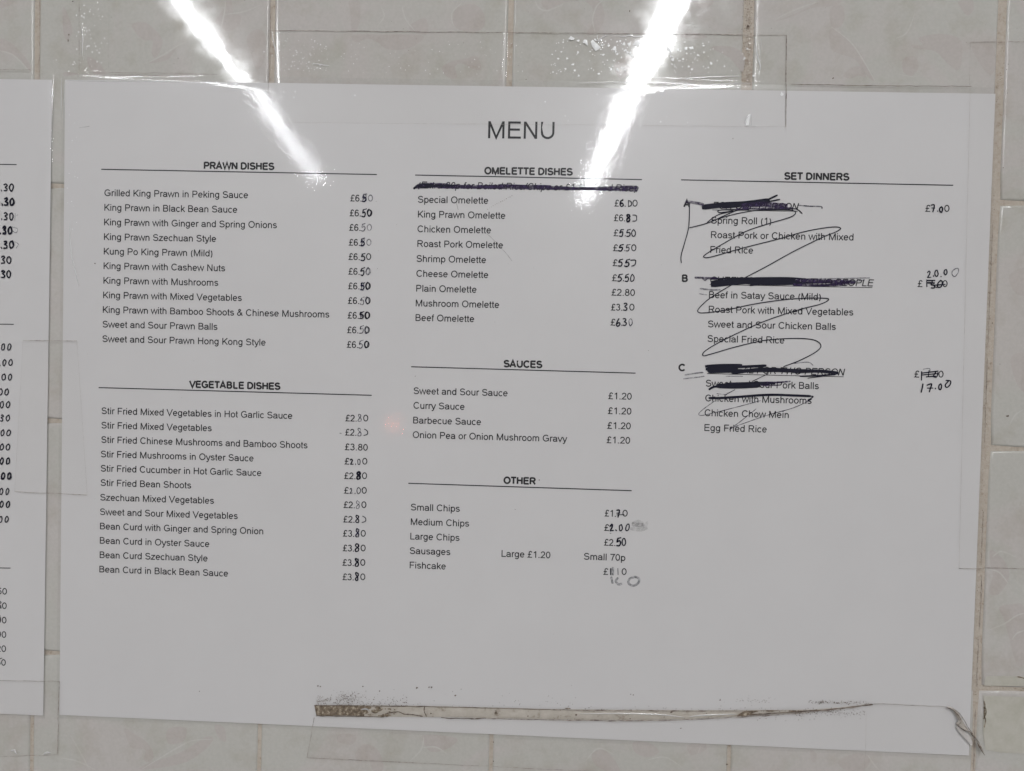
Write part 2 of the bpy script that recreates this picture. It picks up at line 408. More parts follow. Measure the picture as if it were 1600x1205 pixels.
def tile(c0, c1, r0, r1, gl, gr, seed, gh=0.0013):
    rnd = random.Random(seed)
    zc = (r0(0.2) + r1(0.2)) / 2
    def corner(c, r):
        z = r(0.2)
        for _ in range(3): x = c(z); z = r(x)
        return [x, z]
    q = [corner(c0, r0), corner(c1, r0), corner(c1, r1), corner(c0, r1)]      # TL TR BR BL
    q[0][0] += gl / 2; q[3][0] += gl / 2; q[1][0] -= gr / 2; q[2][0] -= gr / 2
    q[0][1] -= gh / 2; q[1][1] -= gh / 2; q[2][1] += gh / 2; q[3][1] += gh / 2
    cx = sum(p[0] for p in q) / 4; cz = sum(p[1] for p in q) / 4
    ta, tb, dz = rnd.uniform(-.0016, .0016), rnd.uniform(-.0016, .0016), rnd.uniform(-.00006, .00006)
    r = 0.0013
    rings = [(0.0, 0.0)] + [(r * (1 - math.cos(a)), TILE_H - r + r * math.sin(a)) for a in [math.radians(t) for t in (0, 22, 45, 62, 78, 90)]] + [(r + 0.0022, TILE_H)]
    V, Fc = [], []; nseg = 8
    sg = ((1, -1), (-1, -1), (-1, 1), (1, 1))
    for ins, h in rings:
        cr = 0.0016
        for k in range(4):
            a, b = q[k], q[(k + 1) % 4]
            ax, az = a[0] + sg[k][0] * ins, a[1] + sg[k][1] * ins
            bx, bz = b[0] + sg[(k + 1) % 4][0] * ins, b[1] + sg[(k + 1) % 4][1] * ins
            for i in range(nseg):
                t = i / nseg; x, z = ax + (bx - ax) * t, az + (bz - az) * t
                wv = 0.00012 * noise.noise(Vector((x * 60, z * 60, seed)))
                if i == 0: x += sg[k][0] * 0.0005; z += sg[k][1] * 0.0005
                V.append((x + wv * (k % 2), z + wv * ((k + 1) % 2), h + dz + (x - cx) * ta + (z - cz) * tb if h > 0 else 0.0002))
    n = 4 * nseg
    for k in range(len(rings) - 1):
        for i in range(n):
            a, b = k * n + i, k * n + (i + 1) % n
            Fc.append((a, a + n, b + n, b))
    # gently crowned face
    last = (len(rings) - 1) * n
    Fc.append(tuple(last + i for i in range(n))[::-1])
    return V, Fc, (cx, cz, ta, tb, dz)
TILES = {}
for j in range(len(rows) - 1):
    for i in range(len(cols) - 1):
        g = VGB if j == len(rows) - 2 else VG
        V, Fc, info = tile(cols[i], cols[i + 1], rows[j], rows[j + 1], g[i], g[i + 1], j * 20 + i, 0.0013 if j != 3 else 0.0013)
        o = build('tile', V, Fc, TILE, wall, True)
        TILES[(i, j)] = (o, info)

def blob(pts, n=5):
    L = len(pts); out = []
    for i in range(L):
        p0, p1, p2, p3 = pts[i - 1], pts[i], pts[(i + 1) % L], pts[(i + 2) % L]
        for k in range(n):
            t = k / n
            out.append(tuple(0.5 * (2 * p1[j] + (p2[j] - p0[j]) * t + (2 * p0[j] - 5 * p1[j] + 4 * p2[j] - p3[j]) * t * t
                       + (3 * p1[j] - p0[j] - 3 * p2[j] + p3[j]) * t ** 3) for j in (0, 1)))
    return out
from mathutils.geometry import tessellate_polygon
def add_poly(V, Fc, pts, h):
    b = len(V)
    for x, z in pts: V.append((x, z, h(x, z)))
    for t in tessellate_polygon([[Vector((x, z, 0)) for x, z in pts]]): 
        a, c, d = t
        ar = (pts[c][0] - pts[a][0]) * (pts[d][1] - pts[a][1]) - (pts[d][0] - pts[a][0]) * (pts[c][1] - pts[a][1])
        Fc.append((b + a, b + c, b + d) if ar < 0 else (b + a, b + d, b + c))
def fixwind(V, Fc):
    """all flat pieces face the room"""
    out = []
    for f in Fc:
        ar = 0
        for i in range(len(f)):
            a, b = V[f[i]], V[f[(i + 1) % len(f)]]; ar += a[0] * b[1] - a[1] * b[0]
        out.append(tuple(f) if ar > 0 else tuple(f)[::-1])
    return out
# the faint leaf and petal print on the glaze, traced where the tiles show it
def motif(key, shapes, lines):
    o, (cx, cz, ta, tb, dz) = TILES[key]
    h = lambda x, z: TILE_H + dz + (x - cx) * ta + (z - cz) * tb + 0.00003
    V, Fc = [], []
    for s in shapes: add_poly(V, Fc, blob([on_wall(*p) for p in s]), h)
    if V: build('leaf_print', V, fixwind(V, Fc), PINK, o)
    V, Fc = [], []
    for s in lines: ribbon(V, Fc, catmull([on_wall(*p) for p in s]), 0.0005, lambda x, z: h(x, z) + 0.00003, taper=lambda t: 0.35 + math.sin(math.pi * t))
    if V: build('vein_print', V, fixwind(V, Fc), PALE, o)
motif((1, 1), [[(0, 60), (18, 68), (34, 84), (46, 100), (46, 112), (30, 92), (12, 82), (-5, 78)], [(0, 0), (22, 0), (14, 8), (0, 12)]], [[(-5, 78), (20, 86), (46, 112)]])
motif((2, 1), [[(205, 38), (225, 34), (243, 48), (253, 62), (250, 78), (242, 90), (236, 82), (238, 64), (225, 62), (215, 55)],
      [(232, 98), (245, 90), (262, 84), (275, 74), (262, 92), (245, 97)], [(136, 88), (152, 96), (160, 106), (164, 116), (148, 117), (138, 104)],
      [(336, 32), (350, 12), (352, 0), (361, 0), (364, 20), (376, 24), (372, 40), (356, 48), (345, 42)], [(98, 10), (108, 30), (112, 50), (102, 62), (97, 40)],
      [(385, 60), (400, 45), (414, 55), (412, 95), (400, 108), (392, 85)], [(100, 112), (118, 114), (122, 116), (100, 119)]],
      [[(232, 97), (255, 85), (275, 72), (292, 64)], [(345, 42), (350, 20), (352, 0)], [(350, 22), (380, 18), (405, 8)]])
motif((3, 1), [[(545, 0), (560, 0), (563, 24), (557, 48), (549, 46), (547, 20)], [(552, 55), (600, 54), (659, 55), (652, 68), (630, 77), (604, 76), (590, 66), (575, 60), (556, 66)],
      [(690, 106), (705, 96), (725, 92), (745, 88), (752, 108), (740, 108), (722, 99), (711, 104), (714, 121), (700, 121)],
      [(712, 14), (735, 6), (752, 14), (758, 34), (748, 48), (722, 48), (708, 36)], [(640, 40), (664, 28), (668, 52), (646, 50)]],
      [[(628, 10), (634, 30), (648, 48)], [(711, 14), (716, 0)], [(708, 40), (706, 20), (722, 4)], [(595, 10), (600, 25), (590, 40)]])
motif((4, 1), [[(822, 42), (842, 26), (862, 12), (884, 3), (905, 0), (876, -6), (850, -4), (846, 8), (852, 16)], [(914, 0), (926, 12), (926, 34), (917, 52), (930, 52), (942, 38), (944, 20), (936, 0)],
      [(1062, 56), (1085, 50), (1106, 57), (1085, 60)], [(1112, 74), (1140, 90), (1160, 112), (1162, 84), (1140, 72)], [(960, 100), (975, 90), (990, 92), (980, 118), (966, 120)],
      [(1085, 0), (1115, 0), (1105, 12), (1088, 10)]],
      [[(836, 0), (842, 12), (856, 16), (880, 6)], [(930, 50), (926, 30), (932, 10), (942, 0)], [(912, 38), (922, 44)]])
motif((5, 1), [[(1208, 34), (1245, 20), (1272, 6), (1288, -4), (1316, 0), (1302, 9), (1270, 12), (1240, 25)], [(1298, 12), (1316, 8), (1320, 28), (1312, 42), (1299, 40)],
      [(1297, 45), (1312, 50), (1332, 66), (1346, 84), (1358, 108), (1366, 127), (1350, 112), (1336, 92), (1312, 84), (1298, 74)],
      [(1436, 59), (1462, 53), (1488, 55), (1504, 68), (1500, 108), (1482, 100), (1462, 80), (1432, 76), (1424, 70), (1442, 70)],
      [(1318, 118), (1330, 106), (1346, 104), (1354, 120), (1342, 118), (1330, 122)], [(1498, 2), (1518, -4), (1522, 14), (1512, 24), (1502, 12)], [(1412, 92), (1430, 88), (1436, 104), (1426, 118), (1412, 112)],
      [(1520, 72), (1550, 70), (1556, 100), (1548, 118), (1530, 96)]],
      [[(1212, 30), (1240, 16), (1280, 2)], [(1300, 42), (1330, 66), (1350, 95), (1368, 127)], [(1400, 60), (1418, 50), (1430, 20)], [(1405, 116), (1430, 120)]])
motif((2, 4), [[(194, 1139), (210, 1148), (228, 1160), (239, 1178), (235, 1191), (224, 1188), (226, 1172), (206, 1170), (199, 1158)],
      [(218, 1203), (234, 1192), (262, 1184), (290, 1172), (322, 1152), (332, 1158), (310, 1180), (276, 1196)], [(335, 1134), (350, 1138), (352, 1160), (340, 1152)], [(262, 1140), (290, 1138), (285, 1160), (262, 1162)]],
      [[(110, 1150), (128, 1182), (140, 1204)], [(222, 1202), (250, 1185), (275, 1170), (300, 1158), (330, 1156)], [(290, 1150), (300, 1140)], [(95, 1185), (120, 1190), (150, 1204)]])
motif((3, 4), [[(555, 1178), (568, 1164), (585, 1168), (596, 1184), (598, 1204), (582, 1204), (576, 1188), (560, 1190)], [(530, 1148), (556, 1150), (550, 1164), (528, 1160)],
      [(660, 1150), (690, 1150), (715, 1156), (700, 1170), (676, 1176), (664, 1166)]], [[(640, 1190), (658, 1172), (662, 1152)], [(655, 1170), (680, 1168), (700, 1180)]])
motif((4, 4), [[(925, 1180), (938, 1172), (952, 1178), (964, 1194), (968, 1206), (950, 1206), (930, 1196)], [(990, 1160), (1016, 1162), (1030, 1176), (1012, 1184), (992, 1176)], [(1075, 1165), (1098, 1160), (1104, 1172), (1080, 1180)]],
      [[(915, 1190), (935, 1170), (960, 1180)], [(1012, 1188), (1040, 1184), (1066, 1200)], [(1095, 1166), (1090, 1180)]])
motif((5, 4), [[(1267, 1172), (1277, 1180), (1274, 1192), (1268, 1188)], [(1310, 1190), (1340, 1178), (1360, 1186), (1350, 1204), (1322, 1204)]], [[(1356, 1180), (1366, 1195), (1376, 1206)], [(1186, 1190), (1192, 1204)]])
motif((6, 3), [[(1548, 860), (1562, 868), (1574, 884), (1577, 905), (1560, 930), (1546, 925), (1552, 900), (1548, 880)], [(1562, 950), (1580, 945), (1602, 952), (1602, 1030), (1590, 1040), (1578, 1000), (1570, 970)]],
      [[(1546, 890), (1562, 895), (1576, 912)], [(1546, 985), (1570, 975), (1590, 962), (1605, 958)], [(1552, 870), (1566, 862), (1590, 872)], [(1582, 1000), (1590, 990), (1606, 984)]])
motif((6, 2), [[(1580, 560), (1604, 555), (1604, 610), (1590, 600)], [(1578, 430), (1604, 420), (1604, 460), (1586, 456)]], [[(1600, 640), (1586, 650), (1578, 666)]])

# ------------------------------------------------------------------ laminated sheets
def grid_sheet(name, uv, nu, nv, h, m, parent):
    V = []; 
    for j in range(nv + 1):
        for i in range(nu + 1):
            x, z = uv(i / nu, j / nv); V.append((x, z, h(x, z)))
    Fc = [(j * (nu + 1) + i, (j + 1) * (nu + 1) + i, (j + 1) * (nu + 1) + i + 1, j * (nu + 1) + i + 1) for j in range(nv) for i in range(nu)]
    return build(name, V, Fc, m, parent, True)
def make_sheet(corners, margins, hfun, label, group, film_parent=None):
    tl, tr, br, bl = corners
    def uvp(u, v):
        t = [tl[k] + (tr[k] - tl[k]) * u for k in (0, 1)]; b = [bl[k] + (br[k] - bl[k]) * u for k in (0, 1)]
        return (t[0] + (b[0] - t[0]) * v, t[1] + (b[1] - t[1]) * v)
    c = uvp(.5, 1)
    root = empty('laminated_menu', c[0], c[1], 0.002)
    tag(root, label, 'menu', group)
    pg = grid_sheet('paper', uvp, 90, 64, hfun, PAPER, root)
    # film pouch: over the paper and a little beyond it, sealed down at the rim
    mt, mr, mb, ml = margins
    W = math.dist(tl, tr); H = math.dist(tl, bl)
    us = [-ml / W, -ml * .6 / W, -ml * .2 / W] + [i / 110 for i in range(111)] + [1 + mr * .2 / W, 1 + mr * .6 / W, 1 + mr / W]
    vs = [-mt / H, -mt * .75 / H, -mt * .5 / H, -mt * .25 / H] + [i / 84 for i in range(85)] + [1 + mb * .3 / H, 1 + mb * .7 / H, 1 + mb / H]
    V = []
    for v in vs:
        for u in us:
            x, z = uvp(u, v); h = hfun(x, z) + 0.00014
            e = max(max(0, -u) * W / max(ml, 1e-5), max(0, u - 1) * W / max(mr, 1e-5), max(0, -v) * H / max(mt, 1e-5), max(0, v - 1) * H / max(mb, 1e-5))
            h -= 0.00030 * sstep(0, 0.9, e) + (0.00005 * noise.noise(Vector((x * 120, z * 120, 4))) if e > 0 else 0)
            V.append((x, z, h))
    n = len(us)
    Fc = [(j * n + i, (j + 1) * n + i, (j + 1) * n + i + 1, j * n + i + 1) for j in range(len(vs) - 1) for i in range(n - 1)]
    build('laminate_film', V, Fc, FILM, root, True)
    return root
MENU = make_sheet((TL, TR, BR, BL), (0.0028, 0.0012, 0.0018, 0.0015), sheet_h,
    'full laminated A3 menu headed MENU, taped to the tiles in the centre', 'laminated menus on the tiled wall')
lt, lb = on_wall(82, 125), on_wall(68, 1118)
def left_h(x, z): return 0.0022 + noise.noise(Vector((x * 9 + 4, z * 9, 7.7))) * 0.00006
LEFT = make_sheet(((lt[0] - 0.42, lt[1] + 0.001), lt, lb, (lb[0] - 0.42, lb[1] + 0.0008)), (0.0028, 0.0008, 0.0018, 0.0015), left_h,
    'laminated menu at the left edge showing only its prices', 'laminated menus on the tiled wall')

# ------------------------------------------------------------------ printing on the menu
print_text('MENU', 762.1, 216.4, 866.6, MENU, 'printed_title', em=0.0107, wt=0.092)
for t, xl, yl, xr in (('PRAWN DISHES', 318.9, 264, 428), ('VEGETABLE DISHES', 297, 605.5, 437.5), ('OMELETTE DISHES', 757.5, 272.2, 894),
                      ('SAUCES', 787.5, 573.6, 846.5), ('OTHER', 787.5, 755.6, 836.5), ('SET DINNERS', 1225.8, 280.6, 1326),
                      ('A', 1068.9, 323.5, 1077.5), ('B', 1065.7, 440.2, 1074.6), ('C', 1060.5, 579.6, 1070.2)):
    print_text(t, xl, yl, xr, MENU, 'printed_heading', bold=True)
for r in ((158.6, 264.8, 589, 273), (154.5, 605.8, 581, 617.8), (648.8, 273.8, 1003, 280.9), (642.5, 573.2, 993, 583.2),
          (638, 755.2, 987, 766.8), (1064, 281.3, 1489, 289.8)): rule(*r, MENU)
LINES = [
('Grilled King Prawn in Peking Sauce', 163.7, 306.6, 387.4), ('King Prawn in Black Bean Sauce', 163.2, 329.4, 370.5),
('King Prawn with Ginger and Spring Onions', 162.8, 352.3, 432.3), ('King Prawn Szechuan Style', 162.6, 375.2, 337.5),
('Kung Po King Prawn (Mild)', 162.3, 397.9, 332.4), ('King Prawn with Cashew Nuts', 162, 420.6, 351.5),
('King Prawn with Mushrooms', 161.8, 443.4, 340.8), ('King Prawn with Mixed Vegetables', 161.3, 466.2, 377.5),
('King Prawn with Bamboo Shoots & Chinese Mushrooms', 160.8, 489, 514.2), ('Sweet and Sour Prawn Balls', 160.8, 511.8, 339.5),
('Sweet and Sour Prawn Hong Kong Style', 160.5, 534.5, 414.8),
('Stir Fried Mixed Vegetables in Hot Garlic Sauce', 159.2, 647, 456.5), ('Stir Fried Mixed Vegetables', 159, 669.5, 330.5),
('Stir Fried Chinese Mushrooms and Bamboo Shoots', 158.8, 692, 480.2), ('Stir Fried Mushrooms in Oyster Sauce', 158.2, 714.5, 396),
('Stir Fried Cucumber in Hot Garlic Sauce', 158, 736.8, 408.2), ('Stir Fried Bean Shoots', 157.8, 759.2, 298.5),
('Szechuan Mixed Vegetables', 157.2, 782, 334), ('Sweet and Sour Mixed Vegetables', 156.8, 804.6, 371.2),
('Bean Curd with Ginger and Spring Onion', 156.5, 827, 411.5), ('Bean Curd in Oyster Sauce', 156.2, 849.4, 327),
('Bean Curd Szechuan Style', 156, 871.8, 324.2), ('Bean Curd in Black Bean Sauce', 155.5, 894.2, 356.2),
('Special Omelette', 653.2, 317, 762.5), ('King Prawn Omelette', 652.8, 340, 789.2), ('Chicken Omelette', 652.5, 363, 766.8),
('Roast Pork Omelette', 652, 386, 785.5), ('Shrimp Omelette', 651, 409.4, 759), ('Cheese Omelette', 650.8, 432.6, 762.5),
('Plain Omelette', 650.2, 455.8, 744.2), ('Mushroom Omelette', 649.5, 478.8, 779.5), ('Beef Omelette', 649.2, 501.6, 740.5),
('Sweet and Sour Sauce', 646.5, 615.8, 792.8), ('Curry Sauce', 646.2, 638.6, 725.5), ('Barbecue Sauce', 645.5, 661.7, 751.2),
('Onion Pea or Onion Mushroom Gravy', 645.2, 684.4, 885),
('Small Chips', 642.2, 797.5, 718), ('Medium Chips', 641.8, 820.2, 732.5), ('Large Chips', 641, 842.9, 717.5), ('Sausages', 640.5, 865.5, 703.2),
('Fishcake', 640, 888, 696.2), ('Large £1.20', 783.5, 870, 859.5), ('Small 70p', 912.5, 874.5, 976.5),
('Spring Roll (1)', 1111.2, 349.6, 1205), ('Roast Pork or Chicken with Mixed', 1110.5, 372.2, 1333.2), ('Fried Rice', 1109.5, 395.4, 1176.2),
('Beef in Satay Sauce (Mild)', 1107.5, 465.8, 1282.5), ('Roast Pork with Mixed Vegetables', 1107, 488.6, 1332.5),
('Sweet and Sour Chicken Balls', 1106.2, 511.6, 1305.2), ('Special Fried Rice', 1105.5, 534.4, 1225),
('Sweet and Sour Pork Balls', 1102.8, 604.1, 1278.7), ('Chicken with Mushrooms', 1101.9, 627.2, 1267.3), ('Chicken Chow Mein', 1100.9, 650.2, 1232.2),
('Egg Fried Rice', 1100.2, 673.4, 1197.5)]
for t, xl, yl, xr in LINES: print_text(t, xl, yl, xr, MENU)
print_text('(Extra 80p for Boiled Rice/Chips or £1.90 Fried Rice)', 652.5, 294.4, 993.8, MENU, italic=True)
print_text('FOR ONE PERSON', 1113, 326.3, 1246, MENU, italic=True, under=True)
print_text("CHEF'S CHOICE FOR TWO PEOPLE", 1108.8, 442.8, 1363, MENU, italic=True, under=True)
print_text('SET MEAL FOR TWO PERSON', 1104.7, 582, 1318, MENU, italic=True, under=True)

# prices: what is printed is printed, what is written over is marker
def price(t, xl, yb, wpx, m=None, **k): return print_text(t, xl, yb, xl + wpx, MENU, 'printed_price', m=m, **k)
PR = [(547.7, 314.9, 1), (546.7, 338.1, 2), (546, 360.7, 0), (545.3, 384, 1), (544.9, 406.3, 0), (544.7, 429.3, 2), (544.4, 452.1, 3), (544, 474.9, 2), (543.5, 497.9, 3), (542.8, 520.7, 2), (542.3, 543.5, 2)]
for k, (x, y, st) in enumerate(PR):
    price('£6.', x, y, 17.5); price('0', x + 27.5, y, 7.2, m=SMUD2 if k in (0, 2, 3, 5) else None)
    hand('5', x + 18.8 + random.uniform(-.5, .5), y + random.uniform(0, 1.5), 11.5, MENU, 2.0 if k in (0, 1, 4, 5) else 1.6, MARKT if k in (0, 2, 3, 6, 7, 9, 10) else MARK, twice=(k in (0, 3, 6, 8)), label='handwritten figure five over the pence of a prawn dish price')
    if st in (1, 3): hand('8' if k != 8 else '6', x + 19.4, y + .5, 11, MENU, 1.5, MARKT, name='marker_price')
    if st in (2, 3): hand('0', x + 27, y + .3, 11, MENU, 1.5, MARKT if k in (7, 9, 5, 2) else MARK, name='marker_price')
VE = [(540.1, 658.4, '£2.80'), (539.6, 680.5, '£2.8 '), (539.1, 703.4, '£3.80'), (538.6, 725.8, '£2.00'), (538.2, 748.4, '£2.80'), (537.7, 771.3, '£2.00'),
      (537.2, 793.7, '£2.80'), (536.7, 816.3, '£2.8 '), (536.2, 838.4, '£3.80'), (536, 861.3, '£3.80'), (535.5, 883.9, '£3.80'), (535.5, 906.3, '£3.80')]
for k, (x, y, t) in enumerate(VE):
    if k == 2: price(t, x, y, 35.2); continue
    if k in (3, 5): price('£', x, y, 7)
    else: price(t[:2] + '.', x, y, 17.5)
    if k not in (1, 7): price('0', x + 27.8, y, 7.2)
    else: pen([[(x + 30, y - 10), (x + 34.5, y - 7), (x + 34.5, y - 2), (x + 29, y)]], 1.3, MENU, 'marker_price')
    if k in (3, 5):
        hand('2', x + 8.5, y, 8.5, MENU, 1.9 if k == 3 else 1.4); hand('.', x + 16.5, y, 8, MENU, 1.6); hand('0', x + 20, y, 8.5 if k == 3 else 10, MENU, 1.2)
    else:
        hand('8', x + 18.8, y + .8, 12 if k < 8 else 12.5, MENU, (1.3, 1.3, 0, 0, 2.3, 0, 1.3, 1.7, 1.7, 1.6, 1.8, 2.1)[k], MARKT if k in (0, 1, 6, 8) else MARK, twice=k in (4, 8, 9, 10))
pen([[(531.5, 677), (533.5, 677.3)]], 2, MENU, 'smudge', SMUD)
OM = [(960.3, 322.9, '£6.00'), (959.5, 345.8, '£6.80'), (958.7, 369.3, '£5.50'), (957.9, 392.6, '£5.50'), (957.3, 416, '£5.50'), (956.3, 439.5, '£5.50'), (955.5, 462, '£2.80'), (954.9, 485.3, '£3.30'), (954, 508.8, '£6.30')]
for k, (x, y, t) in enumerate(OM):
    if k == 0:
        price('£6.', x, y, 17.5); price('0', x + 28, y, 7.4); hand('6', x + 8.3, y, 11, MENU, 1.8)
        pen([[(x + 21.5, y - 9.5), (x + 21.5, y + .5)], [(x + 21.5, y - 9), (x + 25.5, y - 7.5), (x + 26, y - 2), (x + 22, y)]], 1.5, MENU, 'marker_price')
    elif k == 1:
        price('£6.', x, y, 17.5); hand('8', x + 19, y + .6, 11.5, MENU, 2.0, twice=True); pen([[(x + 29, y - 9.5), (x + 34.5, y - 8.5), (x + 34.5, y - 1), (x + 29, y)]], 1.3, MENU, 'marker_price')
    elif k in (2, 3, 4, 5):
        price('£', x, y, 7); hand('5', x + 8.4, y + .5, 11, MENU, 1.9 if k != 3 else 2.2, slant=.1); hand('.', x + 17, y, 10, MENU, 1.8)
        hand('5', x + 20, y + .5, 11, MENU, 1.3 if k == 3 else 1.8, twice=k == 4)
        if k in (2, 5): hand('0', x + 28.3, y + .3, 10.6, MENU, 1.5)
        elif k == 3: price('0', x + 28.5, y, 7.4)
        else: pen([[(x + 28, y - 9), (x + 35.5, y - 9), (x + 34.5, y - 2), (x + 29.5, y)]], 1.6, MENU, 'marker_price')
    elif k == 6: price(t, x, y, 36)
    else:
        price('£3.' if k == 7 else '£', x, y, 17.5 if k == 7 else 7); hand('3', x + 19, y + .3, 11.3, MENU, 1.9); 
        if k == 8: hand('6', x + 8.8, y + .8, 11, MENU, 2.1); hand('.', x + 16.4, y, 10, MENU, 1.5); hand('0', x + 28, y + .4, 11, MENU, 1.4, MARKT)
        else: price('0', x + 28.5, y, 7.4)
for x, y in ((950.5, 623.8), (950, 647), (949, 670), (948, 692.5)): price('£1.20', x, y, 36)
price('£1.', 945, 807, 17.5); price('0', 972.8, 807, 7.4); hand('7', 963, 807, 10.5, MENU, 2.2, label='bold handwritten seven in the small chips price')
pen([[(964, 804.5), (975, 804)]], 1.8, MENU, 'marker_price')
price('£', 944.2, 829.5, 7); hand('2', 952.5, 829.5, 9.5, MENU, 2.2, twice=True); hand('.', 961.5, 829, 9, MENU, 2.6); hand('0', 967.2, 829, 9.5, MENU, 1.8); hand('0', 976.6, 829, 10.5, MENU, 1.8, slant=.15)
pen([[(953, 833), (954.5, 833.4)], [(971, 831), (972, 831.6)]], 1.5, MENU, 'smudge', SMUD2)
price('£2.', 944, 852.5, 17.5); hand('5', 963, 853, 12.5, MENU, 2.4); hand('0', 971.5, 852, 11, MENU, 1.8)
price('£', 942.8, 898.2, 7); price('0', 971.5, 898.2, 7)
pen([[(954.3, 888), (954.2, 893), (954, 898)]], 1.7, MENU, 'marker_price', MARK); pen([[(956.5, 896.8), (958, 897.8)], [(965.3, 888), (965.6, 898)]], 1.3, MENU, 'marker_price')
pen([[(957.5, 887), (957.5, 893), (957.3, 898)]], 3.6, MENU, 'smudge', SMUD)
pen([[(955, 902), (956, 906), (957, 911)], [(965, 903), (962, 908), (966, 913), (971, 912)], [(993, 901), (984, 904), (982, 911), (989, 915), (997, 911), (998, 904), (991, 901)]], 3.6, MENU, 'smudge', SMUD, label='faint rubbed out handwriting below the fishcake price')
pen([[(988, 818), (996, 814), (1004, 818), (999, 824), (991, 822), (1000, 818), (1008, 822), (1011, 816)], ([(986, 826), (1000, 828), (1010, 825)], 5), ([(990, 819), (1004, 821)], 9)], 4, MENU, 'smudge', flat_mat('pale_rubbed_marker', (0.2, 0.2, 0.19), 0.6, 0.14, True), label='grey finger smudge beside the medium chips price')
# set dinner prices
price('£', 1445.5, 331.2, 7.3); hand('7', 1454.5, 330.5, 10, MENU, 1.9); hand('.', 1463.5, 331, 9, MENU, 1.6); hand('0', 1467.6, 332, 8.5, MENU, 2.2); price('0', 1475.3, 331.2, 7.4)
price('£', 1433.5, 448.7, 7.2); price('0', 1472.5, 448.7, 7.2)
pen([[(1447.5, 437.5), (1447.8, 448)], ([(1448, 438.5), (1460, 438.5)], 2.6), ([(1449, 442), (1459, 442.5)], 3.2), [(1456, 440), (1454.5, 445), (1459, 446), (1459, 450), (1454.5, 450)],
     [(1460, 448.5), (1463, 449)], ([(1458, 446), (1476, 444.5)], 2.2), [(1469, 438.5), (1465, 443), (1465, 449), (1470, 448), (1472, 441), (1469, 438.5)]], 2, MENU, 'marker_scribble', label='black marker blot over the middle figures of a crossed out price')
hand('2', 1448.3, 434, 10, MENU, 1.8); hand('.', 1457, 432, 9, MENU, 2.2); hand('0', 1460, 432, 9.5, MENU, 1.7); hand('.', 1469, 433, 9, MENU, 2.2); hand('0', 1474.5, 430, 8.5, MENU, 1.8)
pen([[(1493, 419.8), (1487.5, 424), (1487.5, 430), (1492, 432), (1497, 425), (1496, 419.5), (1490, 421)]], 1.2, MENU, 'marker_price', MARKT)
price('£', 1428.3, 589.9, 7.2); price('0', 1466.2, 589.9, 7.2)
pen([([(1439.5, 581), (1439.3, 594)], 2.3), ([(1441, 583), (1465, 580)], 2.4), ([(1441, 586), (1463, 584)], 2.2), ([(1447, 589), (1461, 588)], 2.4), [(1451, 579), (1450, 589)], [(1462, 581), (1458, 588), (1463, 589), (1465, 582)]], 1.8, MENU, 'marker_scribble', label='black marker strokes over the crossed out third set dinner price')
pen([[(1442, 577), (1452, 576), (1452, 582)]], 1, MENU, 'marker_scribble', SMUD2)
pen([[(1441.5, 600), (1440.5, 606), (1438.8, 613)], [(1448, 602), (1455, 600), (1453.5, 606), (1451.5, 612.5)], [(1448.5, 606.5), (1457, 606.5)]], 2, MENU, 'marker_price')
hand('.', 1460, 608, 9, MENU, 2.2); hand('0', 1466, 609, 9, MENU, 2); pen([[(1477.5, 594.5), (1484.5, 595.5), (1484, 601), (1479, 605.5), (1476.5, 601.5), (1482, 595)]], 1.9, MENU, 'marker_price')

# crossings out
pen([([(647, 295), (655, 289), (672, 287.5), (700, 288.5)], 3.4), ([(650, 293), (690, 290.5), (740, 292), (800, 292)], 4.6), ([(655, 289.5), (700, 292), (780, 291), (860, 291.5)], 4.2), ([(690, 293.5), (780, 294), (900, 296)], 3)],
    4, MENU, 'marker_scribble', PURP, label='purple black marker swipe crossing out the line below OMELETTE DISHES')
pen([([(780, 290), (850, 293), (920, 295), (994, 294)], 5), ([(840, 290.5), (880, 294), (950, 296.5), (995, 298)], 3.2), ([(955, 292.5), (994, 291.5), (994, 300)], 1.8)], 4, MENU, 'marker_scribble', PURP, dh=0.00004)
pen([([(647, 294.5), (660, 288), (676, 290), (668, 293), (656, 292)], 3), ([(665, 291), (710, 290)], 3)], 2, MENU, 'marker_scribble', MARK, dh=0.00007)
pen([([(1099, 324), (1130, 320.5), (1165, 318.5), (1200, 314)], 8.2), ([(1101, 322), (1150, 320), (1190, 319)], 5.5), ([(1130, 325), (1160, 322), (1190, 316), (1214, 305.5)], 2.8), ([(1140, 324), (1185, 318), (1218, 312)], 2.2)],
    4, MENU, 'marker_scribble', MARK, label='thick black marker bar crossing out the first set dinner title')
pen([([(1072, 315.5), (1085, 317), (1098, 319.5)], 4.2), ([(1160, 322), (1190, 319.5), (1228, 322)], 7.5), ([(1150, 327), (1190, 326), (1238, 325)], 2.6)], 4, MENU, 'marker_scribble', PURP, dh=0.00003)
pen([[(1246, 321), (1265, 322.5), (1282, 323), (1284, 326)]], 1.8, MENU, 'marker_scribble', MARKT, dh=0.00003)
